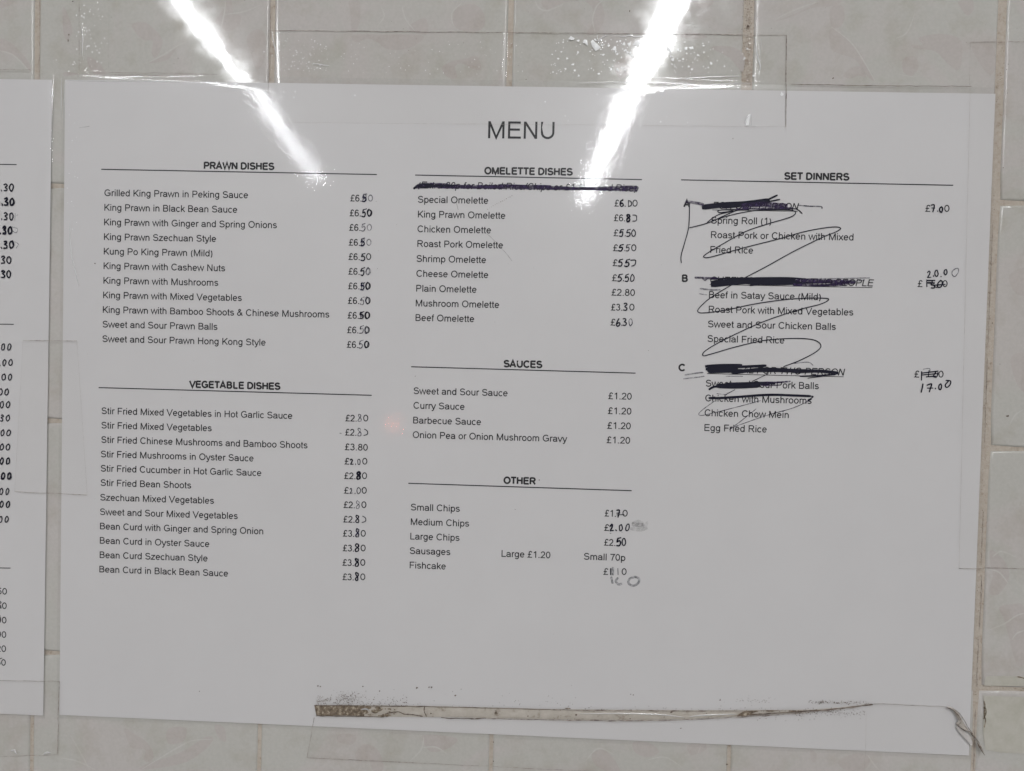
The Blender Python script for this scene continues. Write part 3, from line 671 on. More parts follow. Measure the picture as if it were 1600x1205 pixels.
pen([[(1069, 322), (1072.5, 317), (1074.5, 315)], [(1077, 317), (1077, 335), (1075.5, 357), (1070, 378), (1064, 400), (1064.5, 411)],
     [(1076, 356.5), (1105, 349), (1130, 338), (1152, 329), (1170, 327.5)], [(1105, 347.5), (1122, 336), (1145, 330), (1125, 332.5), (1123, 329), (1145, 327.5), (1170, 328)],
     [(1112, 345), (1150, 334.5), (1190, 328), (1236, 326.5), (1246, 328), (1253, 334)],
     [(1180, 329), (1225, 328), (1242, 331), (1236, 339), (1200, 350), (1165, 362), (1130, 381), (1102, 398), (1101, 402.5), (1112, 401.5), (1160, 388), (1215, 374), (1260, 361.5), (1300, 355), (1313, 357), (1305, 363), (1285, 371), (1240, 393), (1195, 418), (1166, 433), (1135, 450), (1108, 467), (1092, 482), (1091, 488), (1102, 489), (1135, 484.5), (1180, 475), (1235, 467.5), (1285, 466), (1294, 469), (1280, 476), (1250, 483.5), (1200, 500), (1160, 517), (1120, 537), (1100, 550), (1099, 556), (1112, 553), (1150, 542), (1195, 532), (1240, 529), (1270, 531), (1282, 539), (1276, 549), (1250, 563), (1224, 573)],
     [(1200, 584), (1175, 596)], [(1148, 609), (1133, 617)]], 1.45, MENU, 'pen_scribble', MARK, dh=0.00002, label='long looping blue black pen zigzag through the set dinners')
pen([[(1116, 627), (1098, 640), (1091.5, 647), (1097, 649), (1120, 644), (1155, 635), (1188, 626)], [(1268, 624), (1240, 637), (1195, 650), (1150, 666), (1140, 671), (1160, 656), (1181, 639)]], 1.1, MENU, 'pen_scribble', MARKT, dh=0.00002)
pen([([(1108, 622), (1125, 622), (1150, 620.5), (1200, 617), (1240, 618), (1266, 619)], 3.6), ([(1266, 619), (1270, 620), (1262, 626)], 1.8), ([(1128, 621.5), (1200, 617.5), (1250, 618)], 3)], 3, MENU, 'marker_scribble', MARK, label='black marker line across the words Chicken with Mushrooms')
pen([([(1113, 445), (1150, 441), (1190, 438), (1240, 438)], 8.6), ([(1114, 442), (1160, 440), (1200, 442), (1246, 441)], 8), ([(1172, 446), (1200, 443), (1250, 442), (1300, 441)], 3), ([(1110, 436), (1160, 435), (1230, 434.5), (1262, 437)], 2.6), ([(1268, 447), (1290, 446), (1330, 440)], 3)],
    4, MENU, 'marker_scribble', MARK, label='thick black marker bar crossing out the second set dinner title')
pen([([(1246, 438), (1290, 440), (1335, 441)], 6), ([(1240, 445), (1290, 446), (1325, 444)], 4), ([(1086, 434), (1100, 434.5), (1120, 435)], 3.2), ([(1097, 435), (1101, 438), (1105, 436)], 2)], 4, MENU, 'marker_scribble', PURP, dh=0.00003)
pen([([(1250, 436), (1300, 435.5), (1358, 434.5)], 1.6), ([(1330, 440), (1350, 438)], 2), ([(1094, 451), (1110, 453), (1125, 453)], 2.6), ([(1093, 459), (1104, 461)], 1.8)], 2, MENU, 'marker_scribble', SMUD2, dh=0.00003)
pen([([(1103, 572.5), (1130, 571), (1158, 571)], 4.6), ([(1106, 579), (1135, 574), (1165, 573), (1196, 571.5)], 4.2), ([(1108, 581), (1140, 580), (1200, 579), (1250, 580)], 5), ([(1145, 583), (1190, 577), (1240, 579), (1280, 580)], 5), ([(1240, 581), (1280, 580), (1308, 583)], 5), ([(1250, 588), (1280, 587), (1305, 585)], 2.4), ([(1262, 591), (1285, 588)], 1.8), ([(1104, 577), (1130, 576), (1150, 577)], 5)],
    4, MENU, 'marker_scribble', MARK, label='heavy black marker scribble crossing out the third set dinner title')
pen([([(1070, 586), (1085, 583.5), (1098, 582)], 2.4), ([(1068, 592), (1090, 589.5), (1100, 588)], 1.8), ([(1240, 568), (1262, 566), (1270, 571)], 1.5), ([(1134, 588), (1160, 588)], 1.5), ([(1120, 615), (1135, 617)], 1.5)], 2, MENU, 'marker_scribble', SMUD2, dh=0.00003)
pen([([(1108, 608.5), (1118, 604), (1150, 601), (1190, 600), (1200, 600)], 3.4), ([(1122, 603), (1150, 603.5), (1185, 602)], 7.5), ([(1135, 600), (1190, 598.5), (1210, 599)], 4)], 4, MENU, 'marker_scribble', MARK, dh=0.00003, label='thick black marker bar across the words Sweet and Sour')
pen([([(1195, 597.5), (1215, 597.5), (1234, 596)], 2.6), ([(1190, 602), (1215, 602)], 2.8)], 3, MENU, 'marker_scribble', PURP, dh=0.00004)

# ------------------------------------------------------------------ the neighbouring menu's visible column
mh0 = mark_h
def mark_h(x, z): return left_h(x, z) + 0.00020
def lrule(x1, y):
    V, Fc = [], []; a, b = on_wall(x1, y), on_wall(-300, y - 5)
    ribbon(V, Fc, [b, a], 0.00042, lambda x, z: left_h(x, z) + 0.00006); build('printed_rule', V, Fc, INK, LEFT)
for x1, y in ((26.5, 257.5), (22, 507), (17, 887.6)): lrule(x1, y)
for k, (y, t, x) in enumerate(((299, '6.30', -7), (321, '6.30', -6), (344, '6.30', -7), (366, '6.30', -9), (388, '6.30', -7), (412, '6.30', -11), (434, '6.30', -11))):
    hand(t, x, y, 11, LEFT, 2.1 if k not in (1, 3) else 2.5, twice=k in (1, 3, 4, 6), adv=9, label='handwritten six thirty price cut off by the photo edge')
pen([[(24.5, 334), (24, 346)], [(27, 337), (28.5, 336)], [(20, 355), (28, 358), (26, 364), (20, 361)], [(24, 378), (29.5, 382), (26, 388)]], 1.2, LEFT, 'smudge', SMUD)
ys = (547, 571.5, 594, 617, 637, 658, 681, 703, 725, 748, 772.5, 793, 816)
for k, y in enumerate(ys):
    hand('5.00' if k != 5 else '5.30', -12 + (0, 2, 1, -4, -2, -2, -1, -2, -2, 0, -3, -2, -4)[k], y, 9.5, LEFT, 1.8 if k not in (8, 9) else 2.2, adv=9.6, twice=k in (9, 11), slant=.12, label='handwritten price ending in noughts cut off by the photo edge')
mh_left = lambda x, z: left_h(x, z) + 0.00006
for k, (y, t) in enumerate(((928, '£1.50'), (950.5, '£1.60'), (973, '£2.90'), (995.5, '£2.90'), (1017.5, '£2.20'), (1039, '£1.50'))):
    print_text(t, -25 - k * .3, y - .3, 11 - k * .35, LEFT, 'printed_price', h=mh_left)
pen([[(-1, 938), (3, 941)], [(-2, 941), (3, 950)], [(1, 962), (-1, 972)], [(-1, 1029), (4, 1028)]], 1.6, LEFT, 'marker_price')

mark_h = mh0
# ------------------------------------------------------------------ clear sticky tapes
def inside(x, z, c, grow=0):
    tl, tr, br, bl = c
    fx = lambda a, b: a[0] + (b[0] - a[0]) * (z - a[1]) / (b[1] - a[1])
    fz = lambda a, b: a[1] + (b[1] - a[1]) * (x - a[0]) / (b[0] - a[0])
    return min(x - fx(tl, bl), fx(tr, br) - x, fz(tl, tr) - z, z - fz(bl, br)) + grow
MC = (TL, TR, BR, BL); LC = ((lt[0] - 0.42, lt[1] + 0.001), lt, lb, (lb[0] - 0.42, lb[1] + 0.0008))
def base_h(x, z):
    """top surface under a tape, with the step at the sheets softened and a sag over the joints"""
    h = TILE_H + 0.00012
    for i, c in enumerate(cols):
        d = abs(x - c(z)); 
        if d < 0.004: h -= 0.00042 * (1 - sstep(0.0008, 0.0032, d))
    for c, f in ((MC, sheet_h), (LC, left_h)):
        d = inside(x, z, c, 0.0018)
        k = sstep(-0.0028, 0.0006, d)
        if k > 0: h = max(h, h + (f(x, z) + 0.00032 - h) * k)
    return h
TCOUNT = 0
def tape(corners, label, group=None, nu=None, crease=None, lift=0.0, dirt=(1, 1, 1, 1), grp='clear tapes holding the menus'):
    """corners in photo places, clockwise from top left; dirt = strength of the grubby line on each edge"""
    global TCOUNT; TCOUNT += 1
    q = [on_wall(*p) for p in corners]
    W = max(math.dist(q[0], q[1]), math.dist(q[3], q[2])); H = max(math.dist(q[0], q[3]), math.dist(q[1], q[2]))
    nu = max(6, int(W / 0.0011)); nv = max(6, int(H / 0.0011))
    def uvp(u, v):
        t = [q[0][k] + (q[1][k] - q[0][k]) * u for k in (0, 1)]; b = [q[3][k] + (q[2][k] - q[3][k]) * u for k in (0, 1)]
        x, z = (t[0] + (b[0] - t[0]) * v, t[1] + (b[1] - t[1]) * v)
        if v in (0, 1): z += 0.00022 * noise.noise(Vector((x * 90, z * 30, TCOUNT)))
        return x, z
    cx, cz = uvp(.5, .5)
    root = empty('clear_tape', cx, cz, 0.0025)
    tag(root, label, 'sticky tape', grp)
    lay = 0.00012 + 0.00009 * TCOUNT + lift
    def th(x, z):
        h = base_h(x, z) + lay + 0.00003 * noise.noise(Vector((x * 40, z * 40, TCOUNT * 3)))
        if crease:
            for (a, b, wd, hh) in crease:
                A, B = on_wall(*a), on_wall(*b); dx, dz = B[0] - A[0], B[1] - A[1]; L2 = dx * dx + dz * dz
                t = max(0, min(1, ((x - A[0]) * dx + (z - A[1]) * dz) / L2)); d = math.hypot(x - A[0] - dx * t, z - A[1] - dz * t)
                h += hh * math.exp(-(d / wd) ** 2)
        return h
    grid_sheet('tape_film', uvp, nu, nv, th, TAPE, root)
    V, Fc = [], []
    sides = (((0, 0), (1, 0)), ((1, 0), (1, 1)), ((0, 1), (1, 1)), ((0, 0), (0, 1)))
    for (a, b), s in zip(sides, dirt):
        if not s: continue
        pts = []
        for i in range(61):
            t = i / 60; x, z = uvp(a[0] + (b[0] - a[0]) * t, a[1] + (b[1] - a[1]) * t); pts.append((x, z))
        ribbon(V, Fc, pts, 0.00028 * s, lambda x, z: th(x, z) + 0.00002, taper=lambda t: 0.55 + 0.9 * abs(noise.noise(Vector((t * 14, s, TCOUNT)))))
    if V: build('edge_dirt', V, fixwind(V, Fc), EDGED, root)
    root['_'] = 0; del root['_']
    return root, th
T1, th1 = tape([(419, 47.5), (1229, 55), (1227, 199), (421, 192)], 'wide clear tape with air bubbles across the top centre of the menu',
    crease=[((1186, 57), (1191, 118), 0.0006, 0.0004), ((545, 62), (560, 70), 0.0008, 0.0002), ((845, 58), (935, 68), 0.0012, 0.0003), ((490, 101), (513, 103), 0.0005, 0.0003)], dirt=(1, 1.3, .25, .6))
T2, th2 = tape([(1516, 66), (1680, 64), (1690, 889), (1497, 887.5)], 'tall clear tape over the right edge of the menu and the tiles beside it', dirt=(.8, 0, .8, .25),
    crease=[((1535, 190), (1541, 290), 0.0012, 0.00025)])
T3, th3 = tape([(38, 532), (122, 533), (138, 773), (25, 768)], 'short clear tape joining both menus across the gap at mid height', dirt=(.9, .2, .8, .2))
T4, th4 = tape([(124, -60), (171, -60), (170, 123), (124, 123)], 'narrow upright clear tape over the top left corner of the menu', dirt=(0, .15, .15, .5),
    crease=[((128, 40), (131, 110), 0.0006, 0.0003)])
T5, th5 = tape([(-60, 1061), (95, 1063.5), (90, 1179), (-60, 1184)], 'clear tape over the bottom corner of the left hand menu', dirt=(.8, 1.2, .6, 0),
    crease=[((18, 1176), (36, 1174), 0.0010, 0.0006), ((68, 1176), (78, 1175), 0.0008, 0.0004)])
T6, th6 = tape([(492, 1120), (1352, 1112), (1350, 1225), (480, 1183.5)], 'long dirty clear tape along the bottom edge of the menu', dirt=(0, .2, .7, .8),
    crease=[((905, 1113), (1060, 1117), 0.0009, 0.0003)])

def spots(name, parent, hh, m, lst, kind='stuff'):
    V, Fc = [], []
    for (px, py, r, asp, ang) in lst:
        cx, cz = on_wall(px, py); n = 7; b = len(V); rr = r * 0.00029
        ph = random.uniform(0, 6)
        V.append((cx, cz, hh(cx, cz) + rr * 0.10 * (1 if name == 'air_bubbles' else .1)))
        for i in range(n):
            a = 2 * math.pi * i / n; k = rr * (1 + 0.25 * math.sin(3 * a + ph) + random.uniform(-.15, .15))
            ex, ez = k * asp * math.cos(a), k * math.sin(a); x = cx + ex * math.cos(ang) - ez * math.sin(ang); z = cz + ex * math.sin(ang) + ez * math.cos(ang)
            V.append((x, z, hh(x, z)))
        for i in range(n): Fc.append((b, b + 1 + i, b + 1 + (i + 1) % n))
    return tag(build(name, V, fixwind(V, Fc), m, parent, True), kind=kind)
L = []
for _ in range(230):
    px = random.gauss(985, 75); py = random.uniform(62, 120)
    if 850 < px < 1180: L.append((px, py, random.choice((.6, .7, .8, 1.1, 1.6)), random.uniform(1, 1.6), random.uniform(0, 3)))
for _ in range(70): L.append((random.gauss(470, 28), random.uniform(60, 112), random.choice((.5, .6, .9)), 1.2, random.uniform(0, 3)))
for _ in range(60): L.append((random.uniform(530, 830), random.uniform(64, 118), random.choice((.4, .5, .7)), 1.2, random.uniform(0, 3)))
for _ in range(22): L.append((random.uniform(840, 1100), random.uniform(135, 195), random.choice((.4, .5, .8)), 1.1, 0))
for px, py in ((444, 145), (462, 144), (460, 153), (437, 168), (555, 150), (852, 160), (943, 192), (1032, 191)): L.append((px, py, 1.3, 1, 0))
L += [(930, 71, 5, 1.9, -.9), (915, 66, 3.2, 1.8, -1.0), (995, 67, 4, 1.4, .2), (975, 69, 2.6, 1, 0), (983, 69, 2.6, 1, 0), (1045, 76, 3, 1.7, -1), (1072, 76, 2.6, 1, 0), (1080, 75, 2.6, 1.4, 0), (1051, 93, 2.6, 1, 0), (960, 76, 2.5, 1.6, 1), (893, 60, 3, 1.5, 0), (1221, 148, 3, .8, 0)]
spots('air_bubbles', T1, lambda x, z: th1(x, z) + 0.00003, BUBB_GLINT, L)
# raised film creases, part of their glint painted as white haze
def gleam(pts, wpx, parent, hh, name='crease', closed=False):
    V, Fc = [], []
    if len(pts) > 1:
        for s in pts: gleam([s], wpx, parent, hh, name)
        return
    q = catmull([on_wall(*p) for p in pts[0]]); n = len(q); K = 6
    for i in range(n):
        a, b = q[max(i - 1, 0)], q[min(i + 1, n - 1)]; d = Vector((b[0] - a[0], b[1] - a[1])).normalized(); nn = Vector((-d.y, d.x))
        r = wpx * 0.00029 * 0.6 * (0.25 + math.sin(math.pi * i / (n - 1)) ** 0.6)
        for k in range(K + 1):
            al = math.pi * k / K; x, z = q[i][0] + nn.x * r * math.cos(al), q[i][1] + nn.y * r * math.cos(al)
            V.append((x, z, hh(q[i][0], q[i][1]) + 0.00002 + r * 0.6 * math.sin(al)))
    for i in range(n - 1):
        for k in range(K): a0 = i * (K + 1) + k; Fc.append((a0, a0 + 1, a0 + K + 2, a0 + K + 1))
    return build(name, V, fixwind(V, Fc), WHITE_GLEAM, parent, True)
gleam([[(933, 56), (935, 66), (939, 60), (949, 55)], [(962, 56), (975, 57), (985, 55), (992, 57), (1010, 57)], [(1180, 58), (1183, 84), (1188, 104), (1186, 112)], [(1190, 60), (1186, 120)]], 1.6, T1, th1)
gleam([[(424, 48), (428, 70), (436, 98)], [(487, 100), (500, 101), (514, 103.5)], [(425, 50), (470, 50)]], 1.4, T1, th1)
gleam([[(900, 131), (960, 129), (1015, 130), (1060, 131), (1095, 135), (1140, 131), (1178, 130)], [(1060, 123), (1100, 121), (1160, 119)], [(1050, 133), (1068, 129), (1080, 133), (1095, 135)]], 1.5, T1, th1)
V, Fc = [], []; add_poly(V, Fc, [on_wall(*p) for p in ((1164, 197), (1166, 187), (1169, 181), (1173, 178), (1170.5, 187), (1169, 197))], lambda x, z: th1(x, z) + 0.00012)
build('lifted_film_glint', V, fixwind(V, Fc), BUBB_GLINT, T1)  # white fill painting the bright glint of the lifted film
gleam([[(1164, 197), (1165.5, 187), (1171, 178.5)], [(1172.5, 178), (1173.5, 197)], [(1164, 197.5), (1180, 198)]], 1.8, T1, th1, 'lifted_corner_glint')  # pale ridges around it carry part of the glint in their colour
gleam([[(128, 42), (130, 60), (129, 90)], [(134, 70), (131, 95)]], 1.2, T4, th4)
gleam([[(110, 348), (111, 390), (124, 448)]], 1.0, MENU, lambda x, z: sheet_h(x, z) + 0.0002)
gleam([[(18, 1173), (24, 1172), (28, 1177)], [(30, 1173), (34, 1175)], [(69, 1179), (74, 1175), (80, 1175.5)]], 2.4, T5, th5)
spots('air_bubbles', T4, lambda x, z: th4(x, z) + 0.00003, BUBB_GLINT, [(random.gauss(140, 14), random.uniform(0, 118), random.choice((.5, .7, 1)), 1.4, random.uniform(0, 3)) for _ in range(60)])
spots('air_bubbles', MENU, lambda x, z: sheet_h(x, z) + 0.0002, BUBB_GLINT, [(random.gauss(113, 4), random.uniform(165, 360), random.choice((.4, .6, .8)), 1, 0) for _ in range(24)])
spots('dirt_specks', T2, lambda x, z: th2(x, z) + 0.00003, SPECK, [(1570 + random.gauss(0, 3), random.uniform(70, 160), .5, 1.4, 0) for _ in range(10)])

# ------------------------------------------------------------------ grime caught along the lower tape
up = [(492, 1101), (540, 1101), (600, 1101.5), (650, 1102), (700, 1103), (760, 1104.5), (860, 1107), (940, 1108), (1000, 1108.5), (1080, 1109), (1150, 1109), (1200, 1108.5), (1260, 1108), (1310, 1104.5), (1361, 1098.5)]
lo = [(495, 1117), (540, 1117.5), (600, 1119), (650, 1119.5), (700, 1120), (760, 1121), (860, 1123), (940, 1124), (1000, 1124), (1080, 1122.5), (1150, 1118.5), (1200, 1116), (1260, 1111.5), (1310, 1106), (1362, 1099)]
def strip(name, a, b, m, parent, h0, ridge, nv=8, t0=0, t1=1, ext=lambda x, z: 0):
    A = catmull([on_wall(*p) for p in a], 8); B = catmull([on_wall(*p) for p in b], 8)
    n = len(A); i0, i1 = int(t0 * (n - 1)), int(t1 * (n - 1)); V, Fc = [], []
    for i in range(i0, i1 + 1):
        for j in range(nv + 1):
            t = j / nv; x = A[i][0] + (B[i][0] - A[i][0]) * t; z = A[i][1] + (B[i][1] - A[i][1]) * t
            V.append((x, z, sheet_h(x, z) + h0 + ridge(i / (n - 1), t) ))
    w_ = nv + 1
    for i in range(i1 - i0):
        for j in range(nv): a0 = i * w_ + j; Fc.append((a0, a0 + 1, a0 + w_ + 1, a0 + w_))
    return build(name, V, Fc, m, parent, True)
for k in range(44):      # the grime breaks up into clots towards the right
    px = 555 + k * 1.5 + random.gauss(0, 5); py = random.uniform(1103.5, 1117); rr = random.uniform(1.5, 5) * (1 - k / 52)
    V, Fc = [], []; add_poly(V, Fc, blob([on_wall(px + rr * random.uniform(1, 2.2) * math.cos(a), py + rr * .8 * random.uniform(.6, 1.2) * math.sin(a)) for a in [i * 1.047 for i in range(6)]]), lambda x, z: sheet_h(x, z) + 0.00105 + 0.000005 * k)
    tag(build('grime_clot', V, fixwind(V, Fc), GRIME, T6), kind='stuff' if rr < 1 else None)
rid = lambda s, t: 0.00022 * math.sin(math.pi * t) ** 0.8 * (0.6 + 0.5 * noise.noise(Vector((s * 14, 0, 1)))) 
strip('soiled_fold', up, lo, SOILED, T6, 0.0005, rid)
strip('grime_patch', up, lo, GRIME, T6, 0.00062, rid, 8, 0, 0.108)
def dline(pts, wpx, parent, hh, m=SPECK, name='dirt_line'):
    V, Fc = [], []
    for k, s in enumerate(pts): ribbon(V, Fc, [(x + 0.00022 * noise.noise(Vector((x * 300, z * 300, k))), z + 0.00030 * noise.noise(Vector((x * 260, z * 260, k + 5)))) for x, z in catmull([on_wall(*p) for p in s], 12)], wpx * 0.00029, hh, maxseg=0.002, taper=lambda t: 0.25 + 1.3 * abs(noise.noise(Vector((t * 22, k, 2)))) + 0.3)
    return build(name, V, fixwind(V, Fc), m, parent)
hb = lambda x, z: sheet_h(x, z) + 0.0012
dline([lo[:3], [(596, 1119), (606, 1113), (622, 1111), (633, 1114), (650, 1115), (661, 1118)], [(690, 1119.5), (720, 1121), (760, 1120.5)], [(664, 1102), (663.5, 1109), (667, 1118)]], 1.6, T6, hb)
dline([up[:7]], 1.3, T6, hb, SPECK); dline([up[6:13], lo[5:]], 1.6, T6, hb, EDGED)
dline([[(1240, 1111), (1290, 1107), (1330, 1103), (1361, 1098)], [(1150, 1117), (1200, 1113), (1250, 1110), (1275, 1108)]], 1.6, T6, hb, SPECK)
V, Fc = [], []; add_poly(V, Fc, blob([on_wall(*p) for p in ((1152, 1116), (1160, 1110), (1168, 1109), (1184, 1109), (1176, 1112), (1165, 1117))]), hb)
build('grime_lump', V, fixwind(V, Fc), GRIME, T6)
V, Fc = [], []
for e in ((1195, 1212), (1230, 1243)): add_poly(V, Fc, blob([on_wall(*p) for p in ((e[0], 1109.2), (mid(*e), 1107.5), (e[1], 1108.5), (mid(*e), 1110.3))]), hb)
for e in (882, 1012, 618): add_poly(V, Fc, blob([on_wall(*p) for p in ((e, 1104.6 + (e > 900) * 3.5 - (e < 700) * 3.5), (e + 6, 1104.2 + (e > 900) * 3.5 - (e < 700) * 3.5), (e + 10, 1105.5 + (e > 900) * 3.5 - (e < 700) * 3.5), (e + 4, 1106 + (e > 900) * 3.5 - (e < 700) * 3.5))]), hb)
tag(build('grime_lump', V, fixwind(V, Fc), GRIME, T6), kind='stuff')
gleam([[(905, 1113.5), (960, 1113), (1000, 1113.5), (1035, 1115), (1068, 1119)], [(1076, 1118), (1100, 1115.5), (1150, 1114)], [(565, 1107), (572, 1106), (578, 1108)]], 1.7, T6, lambda x, z: sheet_h(x, z) + 0.0012)  # highlights of the fold, partly painted by the ridges' white haze
D = []
for _ in range(150): D.append((random.gauss(545, 12), random.gauss(1088, 5), random.uniform(.25, .6), 1.3, random.uniform(0, 3)))
for _ in range(170): D.append((random.uniform(495, 640), 1101 - abs(random.gauss(0, 6)), random.uniform(.25, .6), 1.4, random.uniform(0, 3)))
for _ in range(50): D.append((random.uniform(495, 520), random.gauss(1092, 2), random.uniform(.25, .55), 1.4, random.uniform(0, 3)))
for _ in range(70): D.append((random.uniform(495, 900), 1103 - abs(random.gauss(0, 14)), random.uniform(.2, .55), 1.3, random.uniform(0, 3)))
for _ in range(40): D.append((random.gauss(1172, 20), random.gauss(1092, 2.5), random.uniform(.2, .5), 1.5, random.uniform(0, 3)))
for _ in range(110): px = random.uniform(1262, 1355); D.append((px, 1095 + random.gauss(0, 1.2) + (px > 1300) * 1, random.uniform(.25, .6), 1.8, random.uniform(0, 3)))
for _ in range(150): px = random.uniform(1240, 1350); D.append((px, 1112 - (px - 1240) * .01 + random.gauss(0, 3.2), random.uniform(.25, .55), 1.5, random.uniform(0, 3)))
for _ in range(120): px = random.uniform(860, 1280); D.append((px, random.choice((1106, 1108, 1121)) + random.gauss(0, 2), random.uniform(.2, .5), 1.6, 0))
for px, py, r in ((652, 1073, 1.4), (675, 1072, 1.1), (671, 1072, 1), (712, 1085, 1.2), (568, 1071, .9), (498, 1070, 1), (502, 1071, .9), (594, 1078, 1), (900, 1115, 1.5), (1048, 1111, 1.4), (775, 1112, 1.8), (825, 1117, 1), (674, 1113, 1.2), (721, 1075, .6), (985, 1083, .7), (989, 1084, .8), (1124, 1092, 1), (1063, 1136, .8), (984, 1121, .8)): D.append((px, py, r, 1.3, .4))
spots('dirt_specks', T6, lambda x, z: sheet_h(x, z) + 0.00125, SPECK, D)
# scattered marks on the main menu
D = [(149, 412, .9, 1.3, 0), (445, 196, .8, 1, 0), (1145, 217, .7, 1, 0), (842.5, 750, .9, 1.2, 0), (588, 315, .5, 1, 0), (312, 1080, .6, 1.6, 1.3), (805, 796, .6, 1, 0), (1013, 548, .5, 1, 0), (666, 573, .5, 1, 0), (649, 588, .8, .6, 0), (590, 420, .5, 1, 0)]
for k in range(14): t = k / 13; D.append((762 + 38 * t, 327 - 21 * t + random.gauss(0, .4), random.uniform(.3, .6), 1.5, .5))
for k in range(60): D.append((random.uniform(110, 1500), random.uniform(150, 1080), random.uniform(.12, .32), 1.2, 0))
spots('dirt_specks', MENU, lambda x, z: sheet_h(x, z) + 0.00022, SPECK, D)
pen([[(713, 317), (716, 328)], [(760, 365), (768, 372), (790, 395), (800, 408)], [(125, 200), (140, 198)]], 1.0, MENU, 'scuff', flat_mat('scuff', (0.3, 0.28, 0.26), 0.6, 0.25, True))
dline([[(1236, 132.5), (1300, 133.5), (1400, 135), (1517, 135.5)]], 1.0, MENU, lambda x, z: TILE_H + 0.0009, SPECK, 'rim_dirt')
dline([[(172, 114.5), (250, 115), (340, 117)], [(172, 118), (260, 119)]], .7, MENU, lambda x, z: TILE_H + 0.0009, EDGED, 'rim_dirt')
dline([[(-20, 109), (20, 109.5), (49, 110.5)]], .8, LEFT, lambda x, z: TILE_H + 0.0009, EDGED, 'rim_dirt')
gleam([[(101.3, 127), (100.8, 160), (100.2, 200)], [(99.5, 215), (99, 245)], [(105, 126.6), (140, 127), (200, 127.6), (290, 129)], [(97, 122), (96.5, 150), (96, 185)]], .8, MENU, lambda x, z: sheet_h(x, z) + 0.00012, 'rim_crease_glint')  # ridges along the film rim, white haze painting its bright glint lines
# specks on the tiles
D = [(1302, 122, 1.0, 1.6, .6), (984, 17, .7, 2.2, 1.5), (107, 54, 1.4, .8, 0), (106, 63, .9, 2, 1.5), (113, 2, .9, 1.6, 0), (278, 91, .7, 1, 0), (1568, 262, .8, 1, 0), (1563, 569, .6, 1, 0), (1551, 505, .9, 1, 0), (1169, 41, 2, 1.1, .4), (822, 124, .6, 1.2, 0), (1136, 1195, 1.3, 1.2, 0), (771, 1160, .9, 1, 0), (771, 1190, .9, 1, 0), (1575, 650, 1.3, 2, .2)]
for _ in range(240): D.append((1170 + random.gauss(0, 4), random.uniform(-10, 133), random.uniform(.2, .55), 1.3, random.uniform(0, 3)))
for _ in range(90): py = random.uniform(150, 1090); D.append((1562 - py * .034 + random.gauss(0, 2), py, random.uniform(.2, .5), 1.6, 1.5))
for _ in range(70): py = random.uniform(0, 1200); px = random.uniform(0, 1600); 
for _ in range(50): D.append((random.uniform(0, 1600), random.uniform(0, 120), random.uniform(.15, .4), 1.3, 0))
for _ in range(90): D.append((random.gauss(1592, 12), random.gauss(1136, 5), random.uniform(.3, .9), 1.5, random.uniform(0, 3)))
spots('dirt_specks', wall, lambda x, z: TILE_H + 0.00016, SPECK, D)

# ------------------------------------------------------------------ torn laminate at the lower right corner
hc = lambda dh: (lambda x, z: sheet_h(x, z) + dh)
pt = [(1352, 1099), (1361, 1098), (1420, 1099.5), (1475, 1102), (1487, 1106), (1492, 1116), (1490, 1128), (1500, 1140), (1514, 1152), (1519, 1176), (1440, 1171), (1350, 1165)]
V, Fc = [], []; nu, nv = 24, 14
PA, PB = [(1352, 1098.5), (1361, 1098), (1420, 1099.5), (1478, 1102)], [(1350, 1169), (1400, 1172), (1460, 1176), (1511, 1179)]
peel = empty('peeled_film', *on_wall(1440, 1176), 0.0026)
tag(peel, 'torn clear film flap with a creased brown corner at the menu\'s bottom right', 'torn film')
def pf(u, v):
    a = catmull([on_wall(*p) for p in PA], 8); b = catmull([on_wall(*p) for p in PB], 8)
    i = u * (len(a) - 1); k = min(int(i), len(a) - 2); f = i - k
    A = [a[k][j] + (a[k + 1][j] - a[k][j]) * f for j in (0, 1)]; B = [b[k][j] + (b[k + 1][j] - b[k][j]) * f for j in (0, 1)]
    return (A[0] + (B[0] - A[0]) * v, A[1] + (B[1] - A[1]) * v)
def ph(x, z): return sheet_h(x, z) + 0.0007 + 0.00004 * noise.noise(Vector((x * 60, z * 60, 1)))
grid_sheet('film_flap', pf, 30, 20, ph, TAPE, peel)
# curled, creased rim of the flap
ca = [(1477, 1101.8), (1486, 1104), (1494, 1110), (1500, 1120), (1507, 1133), (1514, 1142), (1521, 1150), (1529, 1160), (1535, 1173)]
cb = [(1478, 1102.8), (1485, 1107), (1491, 1116), (1495, 1124), (1492, 1130), (1503, 1138), (1511, 1142), (1519, 1152), (1531, 1172)]
A = catmull([on_wall(*p) for p in ca], 8); B = catmull([on_wall(*p) for p in cb], 8)
V, Fc = [], []; nv = 8
for i in range(len(A)):
    for j in range(nv + 1):
        t = j / nv; x = A[i][0] + (B[i][0] - A[i][0]) * t; z = A[i][1] + (B[i][1] - A[i][1]) * t
        V.append((x, z, max(TILE_H, SHEET_H) + 0.0010 + 0.0010 * math.sin(math.pi * t) + 0.0005 * noise.noise(Vector((i * .35, j * .5, 2)))))
for i in range(len(A) - 1):
    for j in range(nv): a0 = i * (nv + 1) + j; Fc.append((a0, a0 + 1, a0 + nv + 2, a0 + nv + 1))
build('curled_rim', V, Fc, rough_mat('browned_film', [(0.3, (0.24, 0.19, 0.15)), (0.52, (0.46, 0.42, 0.38)), (0.7, (0.54, 0.51, 0.48))], 300, 0.35, 0.0001), peel, True)
hp = lambda x, z: SHEET_H + 0.0024
